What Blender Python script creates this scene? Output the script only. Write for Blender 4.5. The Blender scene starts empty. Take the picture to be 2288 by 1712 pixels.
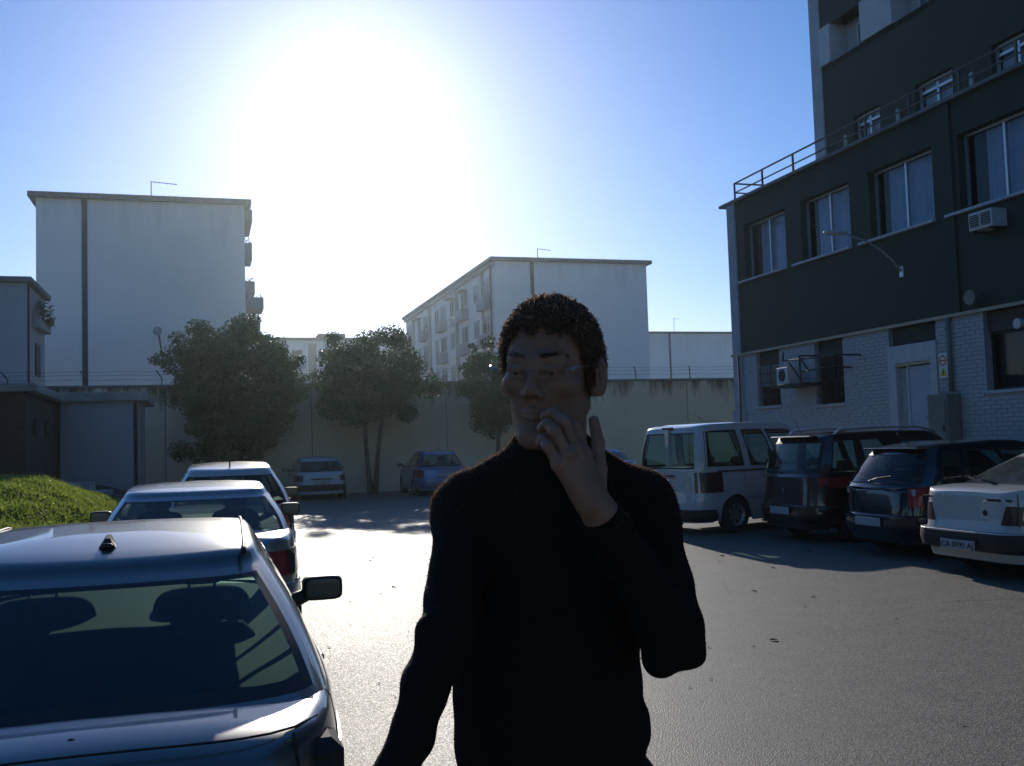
import bpy, math, random
import numpy as np
from mathutils import Vector, Matrix
random.seed(7); RNG = np.random.default_rng(11)
R = math.radians
scene = bpy.context.scene
COL = scene.collection

# ------------------------------------------------------------------ camera, sky, sun, exposure
cam_d = bpy.data.cameras.new('camera'); cam = bpy.data.objects.new('camera', cam_d); COL.objects.link(cam)
cam.location = (0, 0, 1.62)
cam.matrix_world = Matrix.Translation((0, 0, 1.62)) @ Matrix.Rotation(R(90 + 3.46), 4, 'X') @ Matrix.Rotation(R(-1.8), 4, 'Z')
cam_d.sensor_width = 36; cam_d.lens = 36 * 2250 / 2288
cam_d.clip_start = 0.05; cam_d.clip_end = 2000
scene.camera = cam

SUN_EL, SUN_AZ = R(19.2), R(-8.8)          # azimuth from +Y, clockwise
SUN_DIR = Vector((math.sin(SUN_AZ) * math.cos(SUN_EL), math.cos(SUN_AZ) * math.cos(SUN_EL), math.sin(SUN_EL)))
world = bpy.data.worlds.new('World'); scene.world = world; world.use_nodes = True
wn = world.node_tree; wn.nodes.clear()
sky = wn.nodes.new('ShaderNodeTexSky'); sky.sky_type = 'NISHITA'; sky.sun_disc = False
sky.sun_elevation = SUN_EL; sky.sun_rotation = SUN_AZ
sky.air_density = 1.0; sky.dust_density = 0.26; sky.ozone_density = 4.0; sky.altitude = 30
bg = wn.nodes.new('ShaderNodeBackground'); bg.inputs['Strength'].default_value = 0.14
wo = wn.nodes.new('ShaderNodeOutputWorld')
hs = wn.nodes.new('ShaderNodeHueSaturation'); hs.inputs['Saturation'].default_value = 1.25
wn.links.new(sky.outputs[0], hs.inputs['Color']); wb = wn.nodes.new('ShaderNodeMix'); wb.data_type = 'RGBA'; wb.blend_type = 'MULTIPLY'; wb.inputs[0].default_value = 1; wb.inputs[7].default_value = (1.05, .955, 1.07, 1)
wn.links.new(hs.outputs[0], wb.inputs[6]); wn.links.new(wb.outputs[2], bg.inputs[0]); wn.links.new(bg.outputs[0], wo.inputs[0])

sd = bpy.data.lights.new('sun', 'SUN'); sd.energy = 4.2; sd.angle = R(0.53); sd.color = (1.0, 0.93, 0.82)
so = bpy.data.objects.new('sun', sd); COL.objects.link(so)
so.rotation_euler = SUN_DIR.to_track_quat('Z', 'Y').to_euler(); so.location = SUN_DIR * 60

vs = scene.view_settings
vs.view_transform = 'Standard'; vs.look = 'None'; vs.gamma = 1; vs.use_curve_mapping = False; vs.exposure = -0.3
scene.cycles.max_bounces = 8; scene.cycles.diffuse_bounces = 3; scene.cycles.glossy_bounces = 4
scene.cycles.transparent_max_bounces = 16; scene.cycles.volume_bounces = 0
scene.cycles.sample_clamp_indirect = 6

# ------------------------------------------------------------------ helpers
TH = R(17)                                   # the car park is turned 17 degrees
CU, SU = math.cos(TH), math.sin(TH)
def site(u, v, z=0): return (u * CU - v * SU, u * SU + v * CU, z)
def unsite(x, y): return x * CU + y * SU, -x * SU + y * CU

def tag(o, label=None, cat=None, group=None, kind=None):
    if label: o['label'] = label
    if cat: o['category'] = cat
    if group: o['group'] = group
    if kind: o['kind'] = kind
    return o
def empty(name, loc=(0, 0, 0), rz=0.0):
    o = bpy.data.objects.new(name, None); COL.objects.link(o)
    o.location = loc; o.rotation_euler = (0, 0, rz); o.empty_display_size = 0.2
    return o
def link(name, me, parent=None, mat=None):
    if mat is not None and not me.materials: me.materials.append(mat)
    o = bpy.data.objects.new(name, me); COL.objects.link(o)
    if parent: o.parent = parent
    return o
def copy_tree(o, parent=None):
    c = o.copy(); COL.objects.link(c)
    if parent: c.parent = parent
    for ch in o.children: copy_tree(ch, c)
    return c

class MB:
    """collects verts and faces of one mesh"""
    def __init__(s): s.v = []; s.f = []; s.m = []; s.cm = 0
    def add(s, vs_, fs_):
        b = len(s.v); s.v.extend([tuple(p) for p in vs_])
        for f in fs_: s.f.append(tuple(b + i for i in f)); s.m.append(s.cm)
        return s
    def box(s, x0, x1, y0, y1, z0, z1):
        return s.add([(x0,y0,z0),(x1,y0,z0),(x1,y1,z0),(x0,y1,z0),(x0,y0,z1),(x1,y0,z1),(x1,y1,z1),(x0,y1,z1)],
                     [(0,3,2,1),(4,5,6,7),(0,1,5,4),(1,2,6,5),(2,3,7,6),(3,0,4,7)])
    def cbox(s, x0, x1, y0, y1, z0, z1, b=0.01):
        """box with chamfered edges"""
        b = min(b, .45*(x1-x0), .45*(y1-y0), .45*(z1-z0)); vv = []; idx = {}
        for i in (0, 1):
            for j in (0, 1):
                for k in (0, 1):
                    X = (x0, x1)[i]; Y = (y0, y1)[j]; Z = (z0, z1)[k]
                    sx, sy, sz = (1, -1)[i], (1, -1)[j], (1, -1)[k]
                    idx[i,j,k] = len(vv)
                    vv += [(X, Y+sy*b, Z+sz*b), (X+sx*b, Y, Z+sz*b), (X+sx*b, Y+sy*b, Z)]
        q = lambda i,j,k,a: idx[i,j,k] + a
        F = [[q(0,0,0,0),q(0,0,1,0),q(0,1,1,0),q(0,1,0,0)], [q(1,0,0,0),q(1,1,0,0),q(1,1,1,0),q(1,0,1,0)],
             [q(0,0,0,1),q(1,0,0,1),q(1,0,1,1),q(0,0,1,1)], [q(0,1,0,1),q(0,1,1,1),q(1,1,1,1),q(1,1,0,1)],
             [q(0,0,0,2),q(0,1,0,2),q(1,1,0,2),q(1,0,0,2)], [q(0,0,1,2),q(1,0,1,2),q(1,1,1,2),q(0,1,1,2)]]
        for a in (0,1):
            for c in (0,1):
                F += [[q(a,c,0,0),q(a,c,1,0),q(a,c,1,1),q(a,c,0,1)], [q(a,0,c,0),q(a,1,c,0),q(a,1,c,2),q(a,0,c,2)], [q(0,a,c,1),q(1,a,c,1),q(1,a,c,2),q(0,a,c,2)]]
        for i in (0,1):
            for j in (0,1):
                for k in (0,1): F.append([q(i,j,k,0),q(i,j,k,1),q(i,j,k,2)])
        return s.add(vv, F)
    def tube(s, pts, r, n=8, cap=True):
        pts = [Vector(p) for p in pts]; k = len(pts)
        rs = [r]*k if not hasattr(r, '__len__') else r
        vv = []; F = []; ref = None
        for i, p in enumerate(pts):
            t = (pts[min(i+1,k-1)] - pts[max(i-1,0)]).normalized()
            if ref is None: ref = Vector((0,0,1)) if abs(t.z) < .9 else Vector((1,0,0))
            a = t.cross(ref).normalized(); b = t.cross(a).normalized(); ref = -b if False else ref
            for j in range(n):
                an = 2*math.pi*j/n; vv.append(p + (a*math.cos(an) + b*math.sin(an))*rs[i])
        for i in range(k-1):
            for j in range(n): F.append((i*n+j, i*n+(j+1)%n, (i+1)*n+(j+1)%n, (i+1)*n+j))
        if cap: F += [tuple(range(n-1,-1,-1)), tuple((k-1)*n+j for j in range(n))]
        return s.add(vv, F)
    def disc(s, c, nrm, r, n=24):
        c = Vector(c); nrm = Vector(nrm).normalized(); a = nrm.orthogonal().normalized(); b = nrm.cross(a)
        return s.add([c + (a*math.cos(2*math.pi*j/n) + b*math.sin(2*math.pi*j/n))*r for j in range(n)], [tuple(range(n))])
    def lathe(s, prof, axis='x', c=(0,0,0), n=28):
        """profile [(along, radius)] turned round an axis"""
        vv = []; F = []; k = len(prof)
        for (a, r) in prof:
            for j in range(n):
                t = 2*math.pi*j/n; p = {'x': (a, r*math.cos(t), r*math.sin(t)), 'y': (r*math.cos(t), a, r*math.sin(t)), 'z': (r*math.cos(t), r*math.sin(t), a)}[axis]
                vv.append((p[0]+c[0], p[1]+c[1], p[2]+c[2]))
        for i in range(k-1):
            for j in range(n): F.append((i*n+j, i*n+(j+1)%n, (i+1)*n+(j+1)%n, (i+1)*n+j))
        return s.add(vv, F)
    def grid(s, P, loopu=False):
        """P[i][j] points -> quads"""
        n, m = len(P), len(P[0]); vv = [p for row in P for p in row]; F = []
        for i in range(n-1):
            for j in range(m-1): F.append((i*m+j, i*m+j+1, (i+1)*m+j+1, (i+1)*m+j))
        return s.add(vv, F)
    def mesh(s, name, mats, smooth=False, auto=None, merge=0):
        me = bpy.data.meshes.new(name); me.from_pydata([tuple(p) for p in s.v], [], s.f)
        for m in (mats if isinstance(mats, (list, tuple)) else [mats]): me.materials.append(m)
        if any(s.m): me.polygons.foreach_set('material_index', s.m)
        if merge:
            import bmesh
            bm = bmesh.new(); bm.from_mesh(me); bmesh.ops.remove_doubles(bm, verts=bm.verts, dist=merge); bmesh.ops.recalc_face_normals(bm, faces=bm.faces); bm.to_mesh(me); bm.free()
        if smooth:
            me.polygons.foreach_set('use_smooth', [True]*len(me.polygons))
            if auto: me.set_sharp_from_angle(angle=R(auto))
        me.update(); return me
    def build(s, name, mat, parent=None, smooth=False, auto=None, merge=0):
        return link(name, s.mesh(name, mat, smooth, auto, merge), parent)

# ------------------------------------------------------------------ materials
def mat(name, col, rough=.6, metal=0.0, var=0.0, scale=4.0, bump=0.0, bscale=40.0, spec=.5, coat=0.0, sheen=0.0, trans=0.0, detail=6, dist=.01, hue=None, coatr=.03):
    m = bpy.data.materials.new(name); m.use_nodes = True; nt = m.node_tree; p = nt.nodes['Principled BSDF']
    p.inputs['Base Color'].default_value = (*col, 1); p.inputs['Roughness'].default_value = rough; p.inputs['Metallic'].default_value = metal
    p.inputs['Specular IOR Level'].default_value = spec; p.inputs['Coat Weight'].default_value = coat; p.inputs['Coat Roughness'].default_value = coatr
    p.inputs['Sheen Weight'].default_value = sheen
    tc = nt.nodes.new('ShaderNodeTexCoord')
    if var:
        nz = nt.nodes.new('ShaderNodeTexNoise'); nz.inputs['Scale'].default_value = scale; nz.inputs['Detail'].default_value = detail
        nt.links.new(tc.outputs['Object'], nz.inputs['Vector'])
        mx = nt.nodes.new('ShaderNodeMix'); mx.data_type = 'RGBA'
        lo = tuple(c*(1-var) for c in col); hi = tuple(min(1, c*(1+var)) for c in (hue or col))
        mx.inputs[6].default_value = (*lo, 1); mx.inputs[7].default_value = (*hi, 1)
        mr = nt.nodes.new('ShaderNodeMapRange'); mr.inputs[1].default_value = .3; mr.inputs[2].default_value = .7
        nt.links.new(nz.outputs[0], mr.inputs[0]); nt.links.new(mr.outputs[0], mx.inputs[0]); nt.links.new(mx.outputs[2], p.inputs['Base Color'])
    if bump:
        nb = nt.nodes.new('ShaderNodeTexNoise'); nb.inputs['Scale'].default_value = bscale; nb.inputs['Detail'].default_value = 5
        nt.links.new(tc.outputs['Object'], nb.inputs['Vector'])
        b = nt.nodes.new('ShaderNodeBump'); b.inputs['Strength'].default_value = bump; b.inputs['Distance'].default_value = dist
        nt.links.new(nb.outputs[0], b.inputs['Height']); nt.links.new(b.outputs[0], p.inputs['Normal'])
    return m
def glass_mat(name, tint=(.6,.7,.66), rough=.02, ior=1.5, dirt=0.0):
    m = bpy.data.materials.new(name); m.use_nodes = True; nt = m.node_tree; nt.nodes.clear()
    o = nt.nodes.new('ShaderNodeOutputMaterial'); mx = nt.nodes.new('ShaderNodeMixShader'); lw = nt.nodes.new('ShaderNodeLayerWeight'); pw = nt.nodes.new('ShaderNodeMath'); pw.operation = 'POWER'; pw.inputs[1].default_value = 5
    nt.links.new(lw.outputs['Facing'], pw.inputs[0]); fr = nt.nodes.new('ShaderNodeMapRange'); fr.inputs[3].default_value = ((ior-1)/(ior+1))**2; fr.inputs[4].default_value = 1.0; nt.links.new(pw.outputs[0], fr.inputs[0])
    t = nt.nodes.new('ShaderNodeBsdfTransparent'); t.inputs[0].default_value = (*tint, 1)
    g = nt.nodes.new('ShaderNodeBsdfGlossy'); g.inputs['Roughness'].default_value = rough
    nt.links.new(fr.outputs[0], mx.inputs[0]); nt.links.new(t.outputs[0], mx.inputs[1]); nt.links.new(g.outputs[0], mx.inputs[2])
    last = mx
    if dirt:
        d = nt.nodes.new('ShaderNodeBsdfDiffuse'); d.inputs[0].default_value = (.35,.37,.36,1); m2 = nt.nodes.new('ShaderNodeMixShader')
        tc = nt.nodes.new('ShaderNodeTexCoord'); nz = nt.nodes.new('ShaderNodeTexNoise'); nz.inputs['Scale'].default_value = 7; nz.inputs['Detail'].default_value = 8
        nt.links.new(tc.outputs['Object'], nz.inputs['Vector']); ml = nt.nodes.new('ShaderNodeMath'); ml.operation = 'MULTIPLY'; ml.inputs[1].default_value = dirt
        nt.links.new(nz.outputs[0], ml.inputs[0]); nt.links.new(ml.outputs[0], m2.inputs[0]); nt.links.new(mx.outputs[0], m2.inputs[1]); nt.links.new(d.outputs[0], m2.inputs[2]); last = m2
    nt.links.new(last.outputs[0], o.inputs[0]); return m
def streak_mat(name, col, dirt, top, amount=.5, rough=.85, depth=1.2, scale=2.5, bump=.15, bscale=25, blotch=.1):
    """plaster with dark rain streaks hanging below height `top` (object space)"""
    m = mat(name, col, rough, bump=bump, bscale=bscale); nt = m.node_tree; p = nt.nodes['Principled BSDF']
    tc = nt.nodes.new('ShaderNodeTexCoord'); mp = nt.nodes.new('ShaderNodeMapping'); mp.inputs['Scale'].default_value = (scale, scale, scale*.16)
    nz = nt.nodes.new('ShaderNodeTexNoise'); nz.inputs['Scale'].default_value = 1.0; nz.inputs['Detail'].default_value = 7; nz.inputs['Roughness'].default_value = .62
    nt.links.new(tc.outputs['Object'], mp.inputs[0]); nt.links.new(mp.outputs[0], nz.inputs['Vector'])
    sp = nt.nodes.new('ShaderNodeSeparateXYZ'); nt.links.new(tc.outputs['Object'], sp.inputs[0])
    mr = nt.nodes.new('ShaderNodeMapRange'); mr.inputs[1].default_value = top - depth; mr.inputs[2].default_value = top; mr.inputs[3].default_value = -.32; mr.inputs[4].default_value = .16
    nt.links.new(sp.outputs[2], mr.inputs[0])
    ad = nt.nodes.new('ShaderNodeMath'); ad.operation = 'ADD'; nt.links.new(nz.outputs[0], ad.inputs[0]); nt.links.new(mr.outputs[0], ad.inputs[1])
    rp = nt.nodes.new('ShaderNodeMapRange'); rp.inputs[1].default_value = .50; rp.inputs[2].default_value = .70; rp.inputs[4].default_value = amount
    nt.links.new(ad.outputs[0], rp.inputs[0])
    n2 = nt.nodes.new('ShaderNodeTexNoise'); n2.inputs['Scale'].default_value = .7; n2.inputs['Detail'].default_value = 8; nt.links.new(tc.outputs['Object'], n2.inputs['Vector'])
    mb = nt.nodes.new('ShaderNodeMix'); mb.data_type = 'RGBA'; mb.inputs[6].default_value = (*[c*(1-blotch) for c in col],1); mb.inputs[7].default_value = (*[min(1,c*(1+blotch)) for c in col],1)
    nt.links.new(n2.outputs[0], mb.inputs[0])
    mx = nt.nodes.new('ShaderNodeMix'); mx.data_type = 'RGBA'; mx.inputs[7].default_value = (*dirt, 1)
    nt.links.new(mb.outputs[2], mx.inputs[6]); nt.links.new(rp.outputs[0], mx.inputs[0]); nt.links.new(mx.outputs[2], p.inputs['Base Color'])
    return m

def leaf_mat(name, a, b, tr):
    m = bpy.data.materials.new(name); m.use_nodes = True; nt = m.node_tree; nt.nodes.clear(); N = nt.nodes.new; L = nt.links.new
    o = N('ShaderNodeOutputMaterial'); p = N('ShaderNodeBsdfPrincipled'); t = N('ShaderNodeBsdfTranslucent'); mx = N('ShaderNodeMixShader'); mx.inputs[0].default_value = tr
    g = N('ShaderNodeNewGeometry'); rp = N('ShaderNodeMix'); rp.data_type = 'RGBA'; rp.inputs[6].default_value = (*a,1); rp.inputs[7].default_value = (*b,1)
    L(g.outputs['Random Per Island'], rp.inputs[0]); L(rp.outputs[2], p.inputs['Base Color']); L(rp.outputs[2], t.inputs[0])
    p.inputs['Roughness'].default_value = .42
    L(p.outputs[0], mx.inputs[1]); L(t.outputs[0], mx.inputs[2]); L(mx.outputs[0], o.inputs[0]); return m

def asphalt():
    m = bpy.data.materials.new('asphalt'); m.use_nodes = True; nt = m.node_tree; p = nt.nodes['Principled BSDF']; N = nt.nodes.new; L = nt.links.new
    tc = N('ShaderNodeTexCoord')
    def noise(s, d=6, r=.6):
        n = N('ShaderNodeTexNoise'); n.inputs['Scale'].default_value = s; n.inputs['Detail'].default_value = d; n.inputs['Roughness'].default_value = r; L(tc.outputs['Object'], n.inputs['Vector']); return n
    big = noise(.35, 8); mid = noise(2.2, 8); fine = noise(90, 3)
    vor = N('ShaderNodeTexVoronoi'); vor.inputs['Scale'].default_value = 115; L(tc.outputs['Object'], vor.inputs['Vector'])
    def mixc(fac, a, b):
        x = N('ShaderNodeMix'); x.data_type = 'RGBA'; L(fac, x.inputs[0])
        for i, c in ((6, a), (7, b)):
            if isinstance(c, tuple): x.inputs[i].default_value = (*c, 1)
            else: L(c, x.inputs[i])
        return x.outputs[2]
    def rng(o, a, b, c=0, d=1):
        x = N('ShaderNodeMapRange'); x.inputs[1].default_value = a; x.inputs[2].default_value = b; x.inputs[3].default_value = c; x.inputs[4].default_value = d; L(o, x.inputs[0]); return x.outputs[0]
    c1 = mixc(rng(big.outputs[0], .35, .65), (.112,.099,.078), (.158,.142,.112))
    c2 = mixc(rng(mid.outputs[0], .45, .70, 0, .75), c1, (.048,.047,.044))
    stone = mixc(rng(vor.outputs['Color'], .35, .95), (.022,.022,.022), (.38,.34,.27))
    c3 = mixc(rng(fine.outputs[0], .40, .60, .35, .85), c2, stone)
    # cracks
    v2 = N('ShaderNodeTexVoronoi'); v2.feature = 'DISTANCE_TO_EDGE'; v2.inputs['Scale'].default_value = .42
    wv = N('ShaderNodeMix'); wv.data_type = 'VECTOR'; wv.inputs[0].default_value = .12; L(tc.outputs['Object'], wv.inputs[4]); L(noise(1.7, 7).outputs['Color'], wv.inputs[5]); L(wv.outputs[1], v2.inputs['Vector'])
    ck = rng(v2.outputs[0], .009, .002, 0, 1); mk = rng(noise(.25, 3).outputs[0], .5, .62)
    mul = N('ShaderNodeMath'); mul.operation = 'MULTIPLY'; L(ck, mul.inputs[0]); L(mk, mul.inputs[1])
    c4 = mixc(mul.outputs[0], c3, (.02,.02,.02))
    L(c4, p.inputs['Base Color'])
    L(rng(vor.outputs['Color'], 0, 1, .50, .76), p.inputs['Roughness']); p.inputs['Specular IOR Level'].default_value = .7
    b = N('ShaderNodeBump'); b.inputs['Strength'].default_value = .6; b.inputs['Distance'].default_value = .0035
    mm = N('ShaderNodeMath'); mm.operation = 'ADD'; L(vor.outputs['Distance'], mm.inputs[0]); L(fine.outputs[0], mm.inputs[1])
    L(mm.outputs[0], b.inputs['Height']); L(b.outputs[0], p.inputs['Normal'])
    return m

M = {}
M['asphalt'] = asphalt()
M['earth'] = mat('earth', (.045,.04,.025), .95, var=.5, scale=3, bump=.6, bscale=18, dist=.05)
M['grass'] = mat('grass_blades', (.085,.125,.02), .55, var=.5, scale=2.2, hue=(.11,.13,.03))
M['concrete'] = mat('concrete', (.33,.32,.29), .9, var=.25, scale=3, bump=.3, bscale=30)
M['wall_plaster'] = streak_mat('wall_plaster', (.72,.58,.40), (.11,.062,.03), 4.0, amount=.92, depth=1.7, scale=2.6, blotch=.2)
M['gable_white'] = streak_mat('gable_white', (.75,.755,.72), (.42,.43,.42), 15.4, amount=.35, depth=5, scale=.8, bump=.1, bscale=9, blotch=.05)
M['grey_white'] = streak_mat('grey_white', (.34,.37,.40), (.3,.3,.3), 8, amount=.4, depth=4, scale=1.2, bump=.1, bscale=9)
M['roof_edge'] = mat('roof_edge', (.16,.17,.16), .8, var=.2)
M['dark_joint'] = mat('dark_joint', (.06,.065,.075), .7)
M['white_brick'] = mat('white_brick', (.40,.42,.43), .72, var=.12, scale=9, bump=.25, bscale=60, dist=.004)
M['white_mortar'] = mat('white_mortar', (.34,.36,.37), .9, var=.15, scale=12)
M['green_render'] = streak_mat('green_render', (.027,.050,.032), (.017,.03,.02), 7.8, amount=.7, depth=2.5, scale=2.0, bump=.2, bscale=30, blotch=.15)
M['tower_green'] = streak_mat('tower_green', (.026,.046,.031), (.017,.03,.02), 14, amount=.6, depth=5, scale=1.2, bump=.15, bscale=20, blotch=.12)
M['white_paint'] = mat('white_paint', (.45,.47,.48), .6, var=.08, scale=5)
M['pale_pilaster'] = mat('pale_pilaster', (.36,.39,.41), .75, var=.12, scale=2, bump=.1)
M['cream_trim'] = mat('cream_trim', (.42,.38,.27), .7, var=.2, scale=6)
M['alu'] = mat('alu', (.55,.57,.58), .35, metal=.6)
M['rail_paint'] = mat('rail_paint', (.07,.08,.075), .5, var=.3, scale=8)
M['dark_metal'] = mat('dark_metal', (.035,.035,.035), .55, metal=.3, var=.3, scale=12)
M['dark_panel'] = mat('dark_panel', (.03,.038,.032), .7, var=.2, scale=4)
M['black_room'] = mat('black_room', (.02,.02,.022), .9)
M['curtain'] = mat('curtain', (.44,.53,.68), .9, var=.12, scale=3)
M['window_glass'] = glass_mat('window_glass', (.72,.76,.78), .03)
M['shutter'] = mat('shutter', (.3,.33,.33), .6, var=.1, scale=4)
M['ac_white'] = mat('ac_white', (.55,.56,.54), .5, var=.08, scale=9)
M['door_white'] = mat('door_white', (.38,.41,.48), .5, var=.07, scale=2)
M['sign_white'] = mat('sign_white', (.7,.7,.66), .5)
M['sign_red'] = mat('sign_red', (.55,.05,.04), .5)
M['sign_yellow'] = mat('sign_yellow', (.7,.5,.03), .5)
M['ink'] = mat('ink', (.02,.02,.02), .5)
M['cabinet'] = mat('cabinet', (.17,.19,.15), .6, var=.15)
M['pilaster_yellow'] = mat('pilaster_yellow', (.34,.34,.24), .85, var=.12, scale=1)
M['brown_brick'] = mat('brown_brick', (.075,.05,.038), .9, var=.4, scale=7, bump=.3, bscale=50)
M['brown_mortar'] = mat('brown_mortar', (.06,.052,.045), .95, var=.2)
M['notice'] = mat('notice', (.78,.82,.88), .5)
M['bark'] = mat('bark', (.085,.07,.055), .95, var=.4, scale=9, bump=.7, bscale=25, dist=.02)
M['skin'] = mat('skin', (.27,.16,.115), .5, var=.10, scale=30, bump=.12, bscale=300, dist=.001)
p_ = M['skin'].node_tree.nodes['Principled BSDF']; p_.inputs['Subsurface Weight'].default_value = .55; p_.inputs['Subsurface Radius'].default_value = (1,.3,.15); p_.inputs['Subsurface Scale'].default_value = .012
M['lips'] = mat('lips', (.2,.09,.07), .4)
M['hair'] = leaf_mat('hair', (.085,.05,.032), (.19,.115,.07), .4)
M['hair_cap'] = mat('hair_cap', (.02,.013,.009), .7, bump=.8, bscale=160, dist=.004)
M['wool'] = mat('black_wool', (.012,.011,.011), .95, spec=.15, bump=.5, bscale=260, dist=.002)
M['fuzz'] = leaf_mat('wool_fuzz', (.10,.05,.028), (.20,.11,.06), .6)
M['denim'] = mat('dark_cloth', (.015,.016,.02), .9, spec=.2, bump=.3, bscale=300, dist=.001)
M['shoe'] = mat('shoe_leather', (.02,.017,.015), .45)
M['eye'] = mat('eye_white', (.35,.33,.3), .15)
M['iris'] = mat('iris', (.03,.018,.01), .1)
M['lens'] = glass_mat('lens_glass', (.95,.96,.95), .01, 1.2)
M['gold'] = mat('spectacle_wire', (.45,.43,.4), .3, metal=1)
M['leaf'] = leaf_mat('orange_leaf', (.018,.058,.012), (.045,.115,.022), .25)
M['weed'] = leaf_mat('bank_leaf', (.15,.23,.03), (.34,.38,.07), .6)

# ------------------------------------------------------------------ ground
def smooth01(t): t = np.clip(t, 0, 1); return t*t*(3-2*t)
def gz(x, y):
    """the asphalt sinks a little towards the grass bank at the near left"""
    return -.13 * smooth01((-.15 - x)/1.3) * smooth01((8.6 - y)/2.6)
def height_sheet(xs, ys, fn):
    X, Y = np.meshgrid(xs, ys, indexing='ij'); Z = fn(X, Y)
    return [[(X[i,j], Y[i,j], Z[i,j]) for j in range(len(ys))] for i in range(len(xs))]
xs = np.unique(np.concatenate([np.linspace(-210, -12, 12), np.linspace(-12, 6, 61), np.linspace(6, 210, 12)]))
ys = np.unique(np.concatenate([np.linspace(-60, -3, 6), np.linspace(-3, 11, 50), np.linspace(11, 300, 16)]))
g = MB(); g.grid(height_sheet(xs, ys, gz)); ground = g.build('asphalt_ground', M['asphalt'], smooth=True); tag(ground, kind='structure')

# grass bank beside the parked row
BS = [0, .1, .45, .8, 1.6, 2.3, 15]; BH = [-.06, .08, .47, .70, .95, 1.0, 1.06]
BV = [3, 8, 12, 16, 19.5, 21.5, 24, 37]; BF = [.3, .42, .62, 1.22, 1.27, 1.1, .82, .8]
def bank(u, v):
    h = np.interp(-1.05 - u, BS, BH) * np.interp(v, BV, BF)
    n = .03*np.sin(u*2.3+v*1.1) + .02*np.sin(u*5.1-v*3.7) + .012*np.sin(v*6.3+u*2)
    return h + n*np.clip(h*2, 0, 1) - .01
us = np.concatenate([np.linspace(-17, -4, 20), np.linspace(-3.8, -1.0, 36)]); vs2 = np.linspace(3, 37.3, 110)
P = []
for u in us:
    row = []
    for v in vs2:
        x, y, _ = site(u, v); row.append((x, y, float(bank(u, v))))
    P.append(row)
g = MB(); g.grid(P); ob = g.build('bank_earth', M['earth'], smooth=True); tag(ob, kind='structure')
# weeds and grass on it
def bank_plants():
    n = 90000; V_ = []; F_ = []
    u = -1.05 - RNG.random(n)**1.2*4.6; v = 9 + RNG.random(n)*14.5
    keep = (v < 21.2 + RNG.normal(0, .5, n)); u = u[keep]; v = v[keep]; n = len(u); h = bank(u, v)
    clump = np.sin(u*7+v*3)*np.sin(v*5-u*4)
    for i in range(n):
        x, y, _ = site(u[i], v[i]); z = h[i]
        s = (.018 + .03*RNG.random())*(1+.3*clump[i]); a = RNG.random()*6.283; up = .01 + .05*RNG.random()*(1+.5*clump[i])
        c, d = math.cos(a), math.sin(a); tl = RNG.normal(0, .35)
        b = len(V_)
        V_ += [(x-c*s*.5, y-d*s*.5, z+up*.4), (x+d*s*.45, y-c*s*.45, z+up+tl*s*.4), (x+c*s*.7, y+d*s*.7, z+up*1.15+abs(tl)*s), (x-d*s*.45, y+c*s*.45, z+up-tl*s*.4)]
        F_.append((b, b+1, b+2, b+3))
        if i % 3 == 0:
            b = len(V_); hh = .05+.10*RNG.random(); w = .005
            V_ += [(x-c*w, y-d*w, z), (x+c*w, y+d*w, z), (x+RNG.normal(0,.05), y+RNG.normal(0,.05), z+hh)]; F_.append((b, b+1, b+2))
    me = bpy.data.meshes.new('bank_grass'); me.from_pydata(V_, [], F_); return link('bank_grass', me, None, M['weed'])
tag(bank_plants(), kind='stuff')
k = MB()
for i in range(26):
    v0 = 3 + i*1.02
    k.cbox(-1.06, -.92, v0, v0+1.0, -.2, .09, .012)
kerb = k.build('kerb', M['concrete']); kerb.rotation_euler.z = TH; tag(kerb, kind='structure')

# small litter and leaves on the asphalt
lt = MB()
for i in range(420):
    x = RNG.uniform(-3.5, 6.5); y = RNG.uniform(2.2, 16)
    if x < -.6 - .3*y: continue
    s = RNG.uniform(.005, .022) if i % 14 else RNG.uniform(.03, .05); a = RNG.random()*6.28; c, d = math.cos(a)*s, math.sin(a)*s; z = float(gz(x, y)) + .004
    lt.add([(x-c, y-d, z), (x+d*.6, y-c*.6, z+s*.25), (x+c, y+d, z+.002), (x-d*.6, y+c*.6, z+s*.35)], [(0,1,2,3)])
tag(lt.build('ground_litter', mat('dry_leaf', (.22,.18,.12), .8, var=.6, scale=.6)), kind='stuff')

# ------------------------------------------------------------------ walls with openings
def wall_cells(mb, fn, a0, a1, z0, z1, ops, depth):
    """front of a wall with openings (a,a,z,z); fn(a, z, d) -> point, d measured inwards"""
    A = sorted({a0, a1, *[o[0] for o in ops], *[o[1] for o in ops]}); Z = sorted({z0, z1, *[o[2] for o in ops], *[o[3] for o in ops]})
    A = [a for a in A if a0 <= a <= a1]; Z = [z for z in Z if z0 <= z <= z1]
    for i in range(len(A)-1):
        for j in range(len(Z)-1):
            ca, cz = (A[i]+A[i+1])/2, (Z[j]+Z[j+1])/2
            if any(o[0] < ca < o[1] and o[2] < cz < o[3] for o in ops): continue
            mb.add([fn(A[i],Z[j],0), fn(A[i+1],Z[j],0), fn(A[i+1],Z[j+1],0), fn(A[i],Z[j+1],0)], [(0,1,2,3)])
    for o in ops:
        q = [(o[0],o[2]), (o[1],o[2]), (o[1],o[3]), (o[0],o[3])]
        for t in range(4):
            (p0, q0), (p1, q1) = q[t], q[(t+1) % 4]
            mb.add([fn(p0,q0,0), fn(p1,q1,0), fn(p1,q1,depth), fn(p0,q0,depth)], [(0,1,2,3)])
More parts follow.
